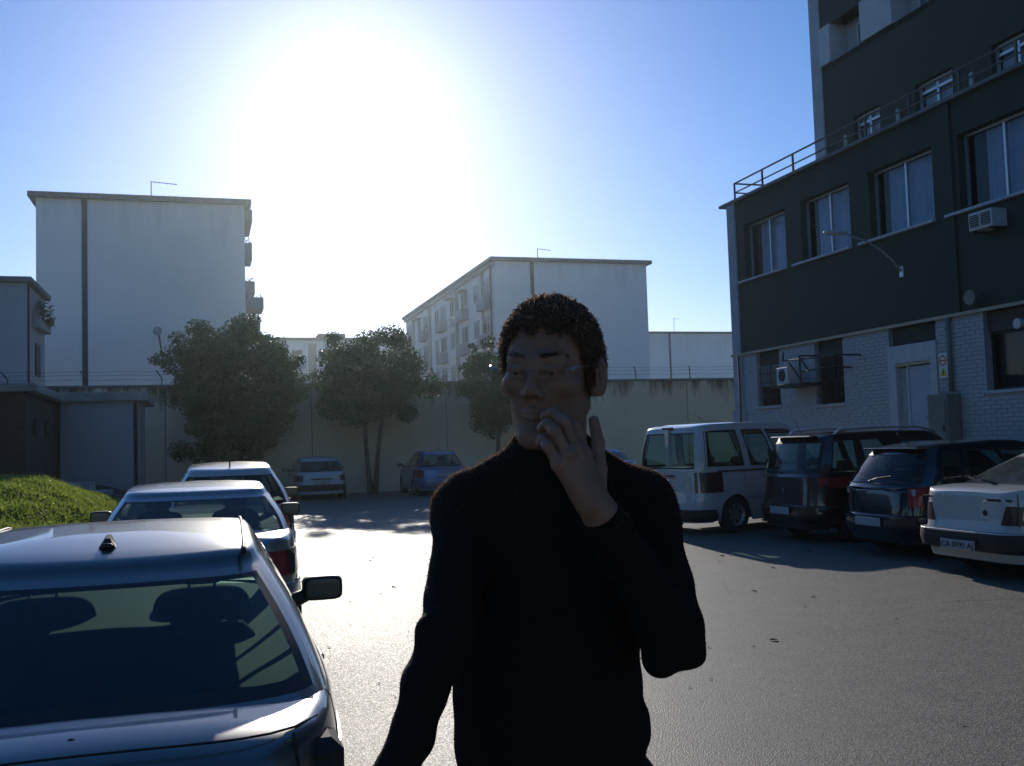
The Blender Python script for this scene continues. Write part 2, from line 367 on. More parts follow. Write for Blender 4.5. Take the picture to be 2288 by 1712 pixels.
def fbox(mb, fn, a0, a1, z0, z1, d0, d1, b=0.0):
    """box laid on a wall, d0..d1 inwards (negative = in front)"""
    q = [fn(a, z, d) for d in (d0, d1) for (a, z) in ((a0,z0),(a1,z0),(a1,z1),(a0,z1))]
    xs_ = [p[0] for p in q]; ys_ = [p[1] for p in q]; zs_ = [p[2] for p in q]
    e = (min(xs_), max(xs_), min(ys_), max(ys_), min(zs_), max(zs_))
    return mb.cbox(*e, b) if b else mb.box(*e)
def bricks(parent, fn, a0, a1, z0, z1, ops, m, near, count=300, L=.25, H=.065, J=.012, proud=.011, name='brick'):
    """courses of single bricks: the `count` nearest whole ones are objects, the rest one mesh"""
    rest = MB(); whole = []; row = 0; z = z0
    while z + H <= z1 + .001:
        a = a0 - (L+J)*.5*(row % 2)
        while a < a1:
            lo, hi = max(a, a0), min(a+L, a1); segs = [(lo, hi)] if hi - lo > .03 else []
            for o in ops:
                if o[2] - .02 < z + H/2 < o[3] + .02:
                    ns = []
                    for (s, e) in segs:
                        if e <= o[0] or s >= o[1]: ns.append((s, e)); continue
                        if s < o[0]: ns.append((s, o[0]))
                        if e > o[1]: ns.append((o[1], e))
                    segs = ns
            for (s, e) in segs:
                if e - s < .03: continue
                pr = proud + RNG.uniform(-.003, .003)
                if e - s > L - .001: whole.append((s, z, pr))
                else: fbox(rest, fn, s, e, z, z+H, -pr, .02)
            a += L + J
        z += H + J; row += 1
    whole.sort(key=lambda w: (near(w[0], w[1])))
    proto = MB(); fbox(proto, fn, 0, L, 0, H, -proud, .02, .004); pm = None
    base = Vector(fn(0, 0, 0))
    for i, (s, zz, pr) in enumerate(whole):
        if i < count:
            if pm is None:
                o = proto.build(name, m, parent); pm = o.data
            else: o = link(name, pm, parent)
            o.location = Vector(fn(s, zz, proud - pr)) - base
        else: fbox(rest, fn, s, s+L, zz, zz+H, -pr, .02)
    o = rest.build(name + 'work', m, parent); o['kind'] = 'stuff'

# ------------------------------------------------------------------ low block on the right (facade u = 13.5, roof 7.85 m)
LB = tag(empty('clinic_block', site(13.5, 18), TH), 'low flat-roofed block with dark green upper floor over white brick ground floor, rail along roof', 'building')
f = lambda a, z, d: (d, a - 18, z)              # a runs along the site's v axis
V0, V1, LED, TOP = -3.0, 23.84, 3.74, 7.80
upw = [(21.12, 23.05), (18.57, 20.45), (15.94, 17.9), (13.3, 15.25), (10.7, 12.6), (8.1, 10.0)]
ups = [(a, b, 5.68, 7.12) for a, b in upw]
mb = MB(); wall_cells(mb, f, V0, 23.45, LED+.06, TOP, ups, .26); fbox(mb, f, 15.38, 15.74, LED+.06, TOP-.02, -.05, .02)
mb.build('upper_wall', M['green_render'], LB)
mb = MB(); fbox(mb, f, 23.45, 23.84, 0, TOP, -.045, .3); fbox(mb, f, 23.3, 23.92, 0, 2.32, -.08, .3); mb.build('corner_pilaster', M['pale_pilaster'], LB)
gops = [(21.65, 22.72, 2.36, LED), (19.07, 20.15, 2.29, LED), (16.1, 17.5, .82, LED), (12.6, 14.85, 2.3, LED), (9.2, 11.4, 2.3, LED)]
mb = MB(); wall_cells(mb, f, V0, 23.45, -.1, LED, gops, .22); mb.build('ground_floor_wall', M['white_mortar'], LB)
bricks(LB, f, 11.0, 23.28, .05, LED-.03, gops + [(15.5, 16.1, 0, 2.34)], M['white_brick'], lambda a, z: abs(a-15.2) - z*.6 if 12.2 < a and z > 1.2 else 99)
mb = MB(); fbox(mb, f, V0, 23.9, LED, LED+.06, -.07, .1); mb.build('string_course', M['cream_trim'], LB)
mb = MB(); fbox(mb, f, V0, 24.15, TOP, TOP+.07, -.10, 9.5); mb.build('roof_coping', M['roof_edge'], LB)
mb = MB(); fbox(mb, f, V0, 23.82, -.1, TOP-.001, .28, 9.3); mb.build('block_core', M['green_render'], LB)
for (a, b, z0, z1) in ups:
    w = MB(); t = .045
    for (p, q, r, s) in ((a, a+t, z0, z1), (b-t, b, z0, z1), (a+t, b-t, z0, z0+t), (a+t, b-t, z1-t, z1), ((a+b)/2-.025, (a+b)/2+.025, z0+t, z1-t)): fbox(w, f, p, q, r, s, .17, .23)
    wo_ = w.build('window', M['alu'], LB)
    gl = MB(); gl.add([f(a+t, z0+t, .2), f(b-t, z0+t, .2), f(b-t, z1-t, .2), f(a+t, z1-t, .2)], [(0,1,2,3)]); gl.build('pane', M['window_glass'], wo_)
    cu = MB(); pts = []
    c0 = a + .03; c1 = b - .30 - RNG.uniform(0, .15)
    for j in range(61):
        aa = c0 + (c1-c0)*j/60; dd = .30 + .018*math.sin(j*1.45) + .008*math.sin(j*.5); pts.append([f(aa, z0+.02, dd*.97), f(aa, z1-.03, dd)])
    cu.grid(pts); cu.build('curtain', M['curtain'], wo_, smooth=True)
    bk = MB(); fbox(bk, f, a-.05, b+.05, z0-.05, z1+.05, .262, .29)
    bk = MB(); bk.add([f(a, z0, .275), f(b, z0, .275), f(b, z1, .275), f(a, z1, .275)], [(0,1,2,3)])
    si = MB(); fbox(si, f, a-.03, b+.35, z0-.055, z0, -.09, .16, .006); si.build('window_sill', M['white_paint'], LB)
# the core starts behind the curtains
for o in list(LB.children):
    if o.name.startswith('block_core'):
        for vtx in o.data.vertices:
            if vtx.co.x < .3: vtx.co.x = .42
# ground floor: two barred windows, door, big opening
def panel(a, b, z0, z1, d0, d1, m, name, parent=LB, bev=.004):
    q = MB(); fbox(q, f, a, b, z0, z1, d0, d1, bev); return q.build(name, m, parent)
wA = panel(21.66, 22.71, 3.38, 3.73, .10, .14, M['dark_panel'], 'head_panel'); wB = panel(19.08, 20.14, 3.34, 3.73, .10, .14, M['dark_panel'], 'head_panel'); wD = panel(16.11, 17.49, 3.38, 3.73, .10, .14, M['dark_panel'], 'head_panel'); wC = panel(12.61, 14.84, 3.36, 3.73, .08, .14, mat('brown_panel', (.07,.05,.045), .7, var=.2), 'head_panel', bev=.004)
for (a, b, z0, z1) in ((21.66, 22.71, 2.37, 3.38), (19.08, 20.14, 2.30, 3.34), (12.61, 14.84, 2.31, 3.36), (9.21, 11.39, 2.31, 3.73)):
    w = MB(); t = .05
    for (p, q, r, s) in ((a, a+t, z0, z1), (b-t, b, z0, z1), (a+t, b-t, z0, z0+t), (a+t, b-t, z1-t, z1), ((a+b)/2-.025, (a+b)/2+.025, z0+t, z1-t)): fbox(w, f, p, q, r, s, .14, .19)
    wo_ = w.build('window', M['dark_metal'], LB)
    gl = MB(); gl.add([f(a+t, z0+t, .17), f(b-t, z0+t, .17), f(b-t, z1-t, .17), f(a+t, z1-t, .17)], [(0,1,2,3)]); gl.build('pane', M['window_glass'], wo_)
    panel(a, b, z0, z1, .3, .32, M['black_room'], 'dark_room', bev=0)
    panel(a-.06, b+.06, z0-.06, z0-.002, -.06, .1, M['white_paint'], 'window_sill')
    if b < 23 and a > 12:
        n = int((b-a)/.085) if a > 15 else 0
        for i in range(n):
            x = a + .05 + i*.085
            q = MB(); q.tube([f(x, z0+.02, .05), f(x, z1-.02, .05)], .008, 6); q.build('window_bar', M['dark_metal'], LB)
        if n:
            for zz in (z0+.2, (z0+z1)/2, z1-.2):
                q = MB(); fbox(q, f, a, b, zz-.01, zz+.01, .035, .045); q.build('cross_bar', M['dark_metal'], LB)
# window A: roller shutter half down
for i in range(9): panel(21.7, 22.68, 2.95+i*.048, 2.95+i*.048+.044, .09, .105, M['shutter'], 'shutter_slat', bev=.004)
panel(21.68, 22.70, 2.86, 2.93, .07, .11, M['white_paint'], 'shutter_rail')
# door in its raised frame
panel(17.28, 17.52, .82, 3.36, -.05, .2, M['white_paint'], 'door_frame'); panel(16.08, 16.26, .82, 3.36, -.05, .2, M['white_paint'], 'door_frame')
panel(16.26, 17.28, 3.0, 3.36, -.05, .2, M['white_paint'], 'door_head'); panel(16.26, 17.28, 2.94, 3.0, -.03, .2, M['cream_trim'], 'door_lintel')
panel(16.98, 17.04, .82, 2.94, .02, .12, M['white_paint'], 'door_post'); panel(17.04, 17.28, .84, 2.9, .05, .09, M['shutter'], 'side_panel')
dr = panel(16.28, 16.98, .83, 2.92, .04, .09, M['door_white'], 'door')
h = MB(); fbox(h, f, 16.31, 16.36, 1.74, 1.93, .025, .04, .004); h.tube([f(16.335, 1.88, .03), f(16.335, 1.88, -.03), f(16.46, 1.88, -.03)], .011, 8); h.build('handle', M['ink'], dr)
for i in range(4): panel(15.95-.1*i, 17.65+.1*i, .0+.0, .82-.205*i, -.35-.3*i, -.052-.3*i if i else -.001-.0, M['concrete'], 'door_step', bev=.01) if False else None
st = MB()
for i in range(4): fbox(st, f, 16.0, 17.6, .82-.205*(i+1), .82-.205*i, -.9-.28*i, -.003, .008) if i == 0 else fbox(st, f, 16.0, 17.6, .82-.205*(i+1), .82-.205*i-.001, -.9-.28*i, -.003, .008)
st.build('door_steps', M['concrete'], LB)
# drainpipe
q = MB(); q.tube([f(15.69, LED+.0, -.07), f(15.69, 2.34, -.07)], .045, 10); q.build('drainpipe', M['cabinet'], LB, smooth=True)
q = MB(); q.tube([f(23.46, LED, -.1), f(23.46, .1, -.1)], .028, 8); q.build('drainpipe', M['dark_joint'], LB, smooth=True)
# roof rail
rail = MB()
rl = MB(); rl.tube([f(V0, 8.38, .12), f(23.64, 8.38, .12), f(23.64, 8.38, 3.0)], .024, 8); rl.build('top_rail', M['rail_paint'], LB)
rl = MB(); rl.tube([f(V0, 8.13, .12), f(23.64, 8.13, .12), f(23.64, 8.13, 3.0)], .02, 8); rl.build('middle_rail', M['rail_paint'], LB)
for i in range(14):
    q = MB(); a = 23.64 - 1.4*i; fbox(q, f, a-.02, a+.02, TOP+.07, 8.38, .10, .14); q.build('rail_post', M['rail_paint'], LB)
for d in (1.5, 2.9):
    q = MB(); fbox(q, f, 23.62, 23.66, TOP+.07, 8.38, d-.02, d+.02); q.build('rail_post', M['rail_paint'], LB)

# air conditioners, lamps and sign on it
def wall_thing(name, a, z, d, label, cat, group=None): return tag(empty(name, (Vector(site(13.5 + d, a, z))), TH), label, cat, group)
def lfbox(mb, a0, a1, z0, z1, d0, d1, b=.006): return mb.cbox(d0, d1, a0, a1, z0, z1, b)
ac = wall_thing('air_conditioner', 14.42, 5.16, 0, 'white boxy air conditioner mounted under the upper-floor window on dark green wall', 'air conditioner', 'air conditioners on the block')
q = MB(); lfbox(q, -.28, .28, 0, .32, -.34, 0, .01); q.build('casing', M['ac_white'], ac)
for i in range(2): q = MB(); lfbox(q, -.24+.27*i, -.03+.27*i if i==0 else .24, .05, .27, -.352, -.341, .003); q.build('grille', M['dark_metal'], ac)
for i in range(5): q = MB(); lfbox(q, -.24, .24, .065+.042*i, .073+.042*i, -.36, -.353, .001); q.build('louvre', M['ac_white'], ac)
for s in (-.2, .2): q = MB(); lfbox(q, s-.015, s+.015, -.04, -.001, -.32, 0, .002); q.build('bracket', M['dark_metal'], ac)
a2 = wall_thing('caged_air_conditioner', 20.4, 2.76, 0, 'air conditioner unit standing in a dark metal frame bracketed to the white brick wall', 'air conditioner', 'air conditioners on the block')
q = MB(); lfbox(q, -.05, .42, .05, .44, -.62, -.28, .01); q.build('casing', M['ac_white'], a2)
q = MB(); q.disc((-.623, .18, .25), (-1,0,0), .15); q.build('fan_grille', M['dark_metal'], a2)
q = MB(); lfbox(q, -.66, .62, -.03, .04, -.68, -.001, .004); q.build('shelf', M['dark_metal'], a2)
for (p0, p1) in (((-.66,-.64,.02), (-.66,-.64,.64)), ((-.66,.58,.02), (-.66,.58,.6)), ((-.66,-1.95,.54), (-.66,.05,.58)), ((-.66,-.64,.27), (-.66,-1.6,.3)), ((-.66,-.64,.6), (-.66,-.95,.3)), ((-.66,-.64,.1), (-.66,-.2,.52)), ((-.66,-1.95,.54), (0,-1.95,.54)), ((-.66,.05,.58), (-.66,.02,.78)), ((-.66,-1.6,.3), (0,-1.6,.3)), ((-.66,-.64,.64), (0,-.64,.64))):
    q = MB(); q.tube([p0, p1], .022, 6); q.build('frame_bar', M['dark_metal'], a2)
lamp = wall_thing('bracket_street_lamp', 16.97, 4.85, 0, 'street lamp on a thin curved arm reaching out from the dark green wall', 'street lamp')
q = MB(); lfbox(q, -.06, .06, -.12, .1, -.03, .0, .005); q.build('wall_plate', M['alu'], lamp)
q = MB(); q.tube([(-.02,0,0), (-.22,0,.22), (-.5,0,.44), (-.85,0,.60), (-1.2,0,.70), (-1.35,0,.72)], .022, 8); q.build('arm', M['alu'], lamp, smooth=True)
q = MB(); prof = [(-1.24,.03), (-1.30,.055), (-1.42,.085), (-1.58,.095), (-1.72,.075), (-1.78,.03), (-1.79,.0)]
q.lathe(prof, 'x', (0,0,0), 16); hd = q.build('lamp_head', M['ac_white'], lamp, smooth=True); hd.scale = (1,1,.62); hd.location = (0,0,.745)
q = MB(); q.lathe([(-1.36,.0), (-1.4,.06), (-1.6,.07), (-1.7,.0)], 'x', (0,0,0), 14); bo = q.build('lamp_glass', M['sign_white'], lamp, smooth=True); bo.scale = (1,1,.5); bo.location = (0,0,.715)
fl = wall_thing('flood_lamp', 14.9, 3.96, 0, 'round dark floodlight fixed to green wall beside the pilaster', 'floodlight', 'floodlights on the block')
q = MB(); q.lathe([(-.06,.03), (-.09,.09), (-.2,.13), (-.24,.14), (-.245,.0)], 'x', (0,0,.05), 18); q.build('lamp_shade', M['cabinet'], fl, smooth=True, auto=40)
q = MB(); q.tube([(-.001,0,-.1), (-.1,0,-.12), (-.16,0,.03)], .012, 6); q.build('bracket', M['dark_metal'], fl)
f2 = wall_thing('security_lamp', 13.85, 3.4, .08, 'small pale lamp on bracket over the big dark ground-floor window', 'floodlight', 'floodlights on the block')
q = MB(); q.lathe([(-.05,.02), (-.1,.06), (-.24,.085), (-.3,.09), (-.305,0)], 'x', (0,0,0), 16); q.build('lamp_shade', M['ac_white'], f2, smooth=True, auto=40)
q = MB(); q.tube([(-.001,0,.08), (-.1,0,.1), (-.15,0,.03)], .012, 6); q.build('bracket', M['dark_metal'], f2)
sg = wall_thing('warning_sign', 15.92, 2.62, 0, 'small warning sign with red round mark above a yellow triangle beside the door', 'sign')
q = MB(); lfbox(q, -.12, .12, 0, .47, -.03, -.013, .003); q.build('plate', M['sign_white'], sg)
q = MB(); q.lathe([(-.034,.075), (-.034,.1)], 'x', (0,0,.33), 24); q.build('red_ring', M['sign_red'], sg)
q = MB(); q.box(-.036,-.0345,-.075,.075,.32,.34); q.build('bar', M['sign_red'], sg)
q = MB(); q.add([(-.033,.1,.04), (-.033,-.1,.04), (-.033,0,.20)], [(0,1,2)]); q.build('triangle', M['sign_yellow'], sg)
q = MB(); q.box(-.036,-.034,-.012,.012,.085,.15); q.box(-.036,-.034,-.012,.012,.055,.075); q.build('exclamation_mark', M['ink'], sg)
cb = tag(empty('electric_cabinet', site(13.5, 15.8), TH), 'grey-green electric cabinet below the drainpipe on the white brick wall', 'cabinet')
q = MB(); lfbox(q, -.27, .27, 0, 2.3, -.32, -.02, .012); q.build('casing', M['cabinet'], cb)
q = MB(); lfbox(q, -.22, .22, 1.15, 2.2, -.335, -.321, .005); q.build('door', M['cabinet'], cb); q = MB(); lfbox(q, -.19, -.16, 1.6, 1.72, -.36, -.336, .004); q.build('handle', M['ink'], cb)

# ------------------------------------------------------------------ tower behind it (facade u = 15.5)
TW = tag(empty('tower_block', site(15.5, 12), TH), 'tall tower with dark green bands and white balcony piers rising behind the low block', 'building')
ft = lambda a, z, d: (d, a - 12, z)
T0, T1, TH_TOP = -4.0, 22.6, 26.0
wins = []; piers = []
for s in range(-2, 8):
    pass
mb = MB(); rows = []
lev = [(7.9, 9.72), (11.16, 12.14), (14.1, 15.1), (17.0, 18.0), (19.9, 20.9)]
ops1 = [(a, b, 8.3, 9.45) for a, b in ((19.98, 20.99), (17.53, 18.72), (15.2, 16.4), (12.8, 14.0), (10.4, 11.6))]
wall_cells(mb, ft, T0, 22.17, 7.0, 11.15, ops1, .2)
for (z0, z1) in ((12.15, 14.1), (15.1, 17.0), (18.0, 19.9), (20.9, TH_TOP)): wall_cells(mb, ft, T0, 22.17, z0, z1, [], .2)
fbox(mb, ft, T0, 22.17, 11.15-.15, 11.15, .0, .62); mb.build('green_band', M['tower_green'], TW)
mb = MB(); fbox(mb, ft, 22.17, 22.6, 5, TH_TOP, -.04, .7); mb.build('corner_pilaster', M['pale_pilaster'], TW)
for (z0, z1) in ((11.15, 12.15), (14.1, 15.1), (17.0, 18.0), (19.9, 20.9)):
    for (a, b) in ((21.72, 22.17), (19.31, 20.47), (16.9, 18.1), (14.5, 15.7), (12.1, 13.3), (9.7, 10.9)):
        q = MB(); fbox(q, ft, a, b, z0+.002, z1-.002, -.06, .45); q.build('balcony_pier', M['white_paint'], TW)
    q = MB(); q.add([ft(T0, z0, .46), ft(22.17, z0, .46), ft(22.17, z1, .46), ft(T0, z1, .46)], [(0,1,2,3)]); q.build('recess_wall', M['pale_pilaster'], TW)
    for (a, b) in ((20.55, 21.2), (18.2, 18.9), (15.8, 16.5), (13.4, 14.1)):
        q = MB(); t = .04
        for (p, qq, r, s) in ((a, a+t, z0+.05, z0+.8), (b-t, b, z0+.05, z0+.8), (a+t, b-t, z0+.05, z0+.05+t), (a+t, b-t, z0+.76, z0+.8), ((a+b)/2-.02, (a+b)/2+.02, z0+.09, z0+.76)): fbox(q, ft, p, qq, r, s, .40, .44)
        w_ = q.build('window', M['alu'], TW); q = MB(); q.add([ft(a, z0+.05, .43), ft(b, z0+.05, .43), ft(b, z0+.8, .43), ft(a, z0+.8, .43)], [(0,1,2,3)]); q.build('pane', M['window_glass'], w_)
for (a, b, z0, z1) in ops1:
    q = MB(); t = .05
    for (p, qq, r, s) in ((a, a+t, z0, z1), (b-t, b, z0, z1), (a+t, b-t, z0, z0+t), (a+t, b-t, z1-t, z1), (a+t, b-t, 9.2, 9.26), ((a+b)/2-.03, (a+b)/2+.03, z0+t, z1-t)): fbox(q, ft, p, qq, r, s, .12, .18)
    w_ = q.build('window', M['alu'], TW); q = MB(); q.add([ft(a, z0, .16), ft(b, z0, .16), ft(b, z1, .16), ft(a, z1, .16)], [(0,1,2,3)]); q.build('pane', M['window_glass'], w_)
    q = MB(); fbox(q, ft, a+.06, b-.06, z0, 9.17, .22, .24); q.build('blind', M['white_paint'], w_)
    q = MB(); fbox(q, ft, a+.06, b-.06, 9.28, 9.4, .22, .24); q.build('blind', M['white_paint'], w_)
    q = MB(); fbox(q, ft, a, b, z0, z1, .3, .34); q.build('dark_room', M['black_room'], TW)
for a in (21.3, 19.3, 16.95, 14.6):
    q = MB(); fbox(q, ft, a-.05, a+.05, 8.2, 9.1, -.05, -.001); q.build('wall_fitting', M['shutter'], TW)
mb = MB(); fbox(mb, ft, T0, 22.55, 0, TH_TOP, .70, 11); mb.build('tower_core', M['tower_green'], TW)
mb = MB(); fbox(mb, ft, T0, 22.7, TH_TOP, TH_TOP+.3, -.2, 11.2); mb.build('roof', M['roof_edge'], TW)

# ------------------------------------------------------------------ perimeter wall (v = 37.5)
PW = tag(empty('perimeter_wall', site(5, 37.5), TH), 'long stained beige boundary wall with wire posts, behind the trees and far cars', 'wall')
j = -11.5; n = 0
while j < 24:
    q = MB(); q.cbox(j-5+.012, j+5.08-5-.012, 0, .22, -.1, 4.0, .012); q.build('wall_panel', M['wall_plaster'], PW); j += 5.08
q = MB(); q.box(-16.6, 19.2, .03, .19, -.1, 3.98); q.build('joint_fill', M['dark_joint'], PW)
j = -11.5
while j < 24:
    q = MB(); q.cbox(j-5+.004, j+5.08-5-.004, -.05, .27, 4.002, 4.09, .01); q.build('coping_stone', M['roof_edge'], PW); j += 5.08
pu = [-8.9, -6.4, -3.92, -1.45, 1.0, 3.5, 6.0, 8.4, 10.9, 13.3, 14.3, 16.76, 19.2, 21.7]
for i, u in enumerate(pu):
    s = 1 if u < 0 and i == 2 else -1
    q = MB(); q.tube([(u-5, .1, 4.08), (u-5, .1, 4.33), (u-5 - .17, -.18, 4.58)], .022, 6); q.build('wire_post', M['dark_metal'], PW)
for (dz, dx, dy) in ((4.3, 0, .1), (4.45, -.09, -.05), (4.56, -.16, -.17)):
    q = MB(); q.tube([(u-5+dx, dy, dz - (.03 if i % 2 else 0)) for i, u in enumerate(np.linspace(-11, 21.7, 40))], .005, 4); q.build('wire', M['dark_metal'], PW)

# ------------------------------------------------------------------ apartment blocks beyond
def gable_block(name, label, u0, u1, v0, length, top, pipe_u, side, group='white gabled apartment blocks'):
    o = tag(empty(name, site((u0+u1)/2, v0), TH), label, 'building', group); w = (u1-u0)/2; c = (u0+u1)/2
    q = MB(); q.box(-w, w, 0, length, -.2, top); q.build('wall', M['gable_white'], o)
    q = MB(); q.cbox(-w-.38, w+.38, -.3, length+.3, top, top+.28, .02); q.build('roof', M['roof_edge'], o)
    q = MB(); q.box(pipe_u-c-.14, pipe_u-c+.14, -.03, -.002, -.1, top-.02); q.build('joint_strip', M['dark_joint'], o)
    return o, w
def antenna(o, x, y, z, h, arm, name='antenna'):
    q = MB(); q.tube([(x,y,z), (x,y,z+h)], .03, 6); m_ = q.build('antenna', M['dark_metal'], o)
    q = MB(); q.tube([(x,y,z+h-.03), (x+arm,y,z+h-.12)], .022, 6)
    for i in range(1, 7): xx = x+arm*i/6.5; q.tube([(xx,y-.25,z+h-.03-.09*i/6.5), (xx,y+.25,z+h-.03-.09*i/6.5)], .008, 4)
    q.build('antenna_arm', M['dark_metal'], m_)
gl_, w = gable_block('apartment_block', 'near white windowless gable with dark vertical joint behind the left tree', -8.35, 2.21, 57, 40, 15.3, -6.0, 1)
antenna(gl_, 3.07-3.07+.4, .6, 15.58, 1.0, 1.35)
q = MB(); q.cbox(w+.001, w+.42, -.3, 4, 14.35, 15.0-.001, .02); q.build('eave_box', M['roof_edge'], gl_)
for (y, z, p, hh) in ((1.2, 12.5, .45, .95), (6, 11.3, .8, .75), (10, 11.0, .7, .9), (3.2, 9.95, 1.15, .7), (8, 9.1, 1.2, .9), (14, 12.4, .9, .9)):
    q = MB(); q.cbox(w+.001, w+p, y, y+2.4, z, z+hh, .02); b_ = q.build('balcony', M['grey_white'], gl_)
    q = MB()
    for i in range(40):
        c_ = (w+p*RNG.random(), y+2.4*RNG.random(), z+hh+.28*RNG.random()); a_ = RNG.random()*6.28; s_ = .09
        q.add([(c_[0]-s_*math.cos(a_), c_[1], c_[2]-s_*math.sin(a_)), (c_[0], c_[1]-s_, c_[2]+.03), (c_[0]+s_*math.cos(a_), c_[1], c_[2]+s_*math.sin(a_)), (c_[0], c_[1]+s_, c_[2])], [(0,1,2,3)])
    q.build('balcony_plants', M['leaf'], b_)
q = MB(); q.tube([(1.0, -.02, 6.4), (1.0, -.5, 6.6), (.85, -.55, 7.4), (.75, -.6, 8.1)], .04, 6); d_ = q.build('dish_pole', M['dark_metal'], gl_)
q = MB(); q.lathe([(0,.0), (.02,.12), (.06,.22), (.07,.23)], 'y', (.7,-.75,8.2), 18); q.build('dish', M['shutter'], d_, smooth=True)

mid, w = gable_block('apartment_block', 'white apartment block behind the person, gable and a long side of windows', 20.34, 32.42, 70, 34, 15.0, 23.2, 1)
antenna(mid, 23.9-26.38, .6, 15.28, .85, 1.0)
fm = lambda a, z, d: (-w + d, a, z)
for yy in (3.2, 11.2, 21.8, 29.5):
    q = MB(); fbox(q, fm, yy, yy+.8 if yy != 3.2 else yy+.4, -.1, 14.7, -.10, -.002); q.build('pilaster', M['pilaster_yellow'], mid)
q = MB(); fbox(q, fm, 0, 34, 14.7, 14.998, -.25, -.002); q.build('cornice', M['grey_white'], mid)
q = MB(); q.tube([fm(.8, 14.7, -.12), fm(.8, 0, -.12)], .07, 8); q.build('drainpipe', M['dark_joint'], mid)
bays = [1.3, 4.6, 8.0, 12.6, 15.6, 18.6, 23.2, 26.3, 31.0]
for bi, y in enumerate(bays):
    for s in range(5):
        z = 1.2 + 2.8*s + .25; ww = 2.0 if bi % 2 == 0 else 1.4
        q = MB(); t = .09
        for (p, qq, r, ss) in ((y, y+t, z, z+1.4), (y+ww-t, y+ww, z, z+1.4), (y+t, y+ww-t, z, z+t), (y+t, y+ww-t, z+1.4-t, z+1.4), (y+ww/2-.05, y+ww/2+.05, z+t, z+1.4-t)): fbox(q, fm, p, qq, r, ss, -.07, -.002)
        w_ = q.build('window', M['white_paint'], mid)
        q = MB(); q.add([fm(y+t, z+t, -.02), fm(y+ww-t, z+t, -.02), fm(y+ww-t, z+1.4-t, -.02), fm(y+t, z+1.4-t, -.02)], [(0,1,2,3)]); q.build('pane', M['ink'] if (bi*3+s) % 4 else M['shutter'], w_)
        r_ = RNG.random()
        if r_ < .55:
            hh = .5+.9*RNG.random(); q = MB(); fbox(q, fm, y+t, y+ww-t, z+1.4-hh*.8, z+1.38, -.05, -.025); q.build('shutter', M['shutter'], w_)
        if bi % 2 == 0:
            q = MB(); fbox(q, fm, y-.15, y+ww+.15, z-.95, z-.05, -.55, -.003); q.build('balcony', M['grey_white'], mid)
        elif RNG.random() < .45:
            q = MB(); fbox(q, fm, y+.2, y+1.0, z-.8, z-.25, -.38, -.003); q.build('air_conditioner', M['ac_white'], mid)
        if r_ > .72:
            q = MB(); fbox(q, fm, y-.1, y+ww+.1, z+1.45, z+1.55, -.7, -.003); q.build('awning', M['white_paint'], mid)
gr_, w = gable_block('apartment_block', 'far pale gable between the white block and the dark green building', 60.0, 74.2, 130, 30, 16.6, 63.4, 1)
antenna(gr_, -2.6, .6, 16.88, 2.0, .9)
fb = tag(empty('apartment_block', site(14, 128), TH), 'far apartment block with yellow strips seen between the two left trees', 'building', 'white gabled apartment blocks')
q = MB(); q.box(-16, 12, 0, 11, -.2, 15.4); q.build('wall', M['gable_white'], fb); q = MB(); q.cbox(-16.4, 12.4, -.4, 11.3, 15.4, 15.75, .02); q.build('roof', M['roof_edge'], fb)
ff = lambda a, z, d: (a, d, z)
for x in (-12, -5.6, -1.5, 1.6, 6.4): q = MB(); fbox(q, ff, x, x+1.0, 0, 15.0, -.15, -.002); q.build('pilaster', M['pilaster_yellow'] if x not in (-5.6, 1.6) else M['brown_brick'], fb)
for x in (-14, -10, -7.6, -3.6, 0, 3.6, 8.5):
    for s in range(5):
        z = 1.3 + 2.8*s + .25; q = MB(); t = .1
        for (p, qq, r, ss) in ((x, x+t, z, z+1.5), (x+1.4-t, x+1.4, z, z+1.5), (x+t, x+1.4-t, z, z+t), (x+t, x+1.4-t, z+1.5-t, z+1.5)): fbox(q, ff, p, qq, r, ss, -.08, -.002)
        w_ = q.build('window', M['white_paint'], fb); q = MB(); q.add([ff(x, z, -.03), ff(x+1.4, z, -.03), ff(x+1.4, z+1.5, -.03), ff(x, z+1.5, -.03)], [(0,1,2,3)]); q.build('pane', M['ink'], w_)
        if (s+int(x)) % 2: q = MB(); fbox(q, ff, x-.4, x+1.8, z-.9, z-.1, -.7, -.003); q.build('balcony', M['white_paint'], fb)
antenna(fb, .2, .5, 15.75, 2.2, 1.2)
q = MB(); q.cbox(-.2, 3.2, .2, 3, 15.76, 16.3, .02); q.build('stair_head', M['roof_edge'], fb)

lh = tag(empty('small_house', site(-6.97, 45), TH), 'low pale house with a dark flat eave at far left, beside the tall gable', 'building')
q = MB(); q.box(-8, 0, 0, 5, -.2, 8.85); q.build('wall', M['grey_white'], lh); q = MB(); q.cbox(-8.2, .25, -.25, 5.2, 8.85, 9.08, .03); q.build('roof', M['roof_edge'], lh)
q = MB(); q.cbox(.002, .35, 1.5, 4.4, 7.2, 7.7, .02); b_ = q.build('balcony', M['grey_white'], lh)
q = MB()
for i in range(160):
    c_ = (.1+.5*RNG.random(), 1.7+2.4*RNG.random(), 7.5+.9*RNG.random()**1.5); a_ = RNG.random()*6.28; s_ = .13
    q.add([(c_[0]-s_*math.cos(a_), c_[1], c_[2]-s_*math.sin(a_)), (c_[0], c_[1]-s_, c_[2]+.03), (c_[0]+s_*math.cos(a_), c_[1], c_[2]+s_*math.sin(a_)), (c_[0], c_[1]+s_, c_[2])], [(0,1,2,3)])
q.build('balcony_plants', M['leaf'], b_)
q = MB(); q.tube([(.05, .3, 8.85), (.05, .3, 0)], .05, 6); q.build('drainpipe', M['dark_joint'], lh)
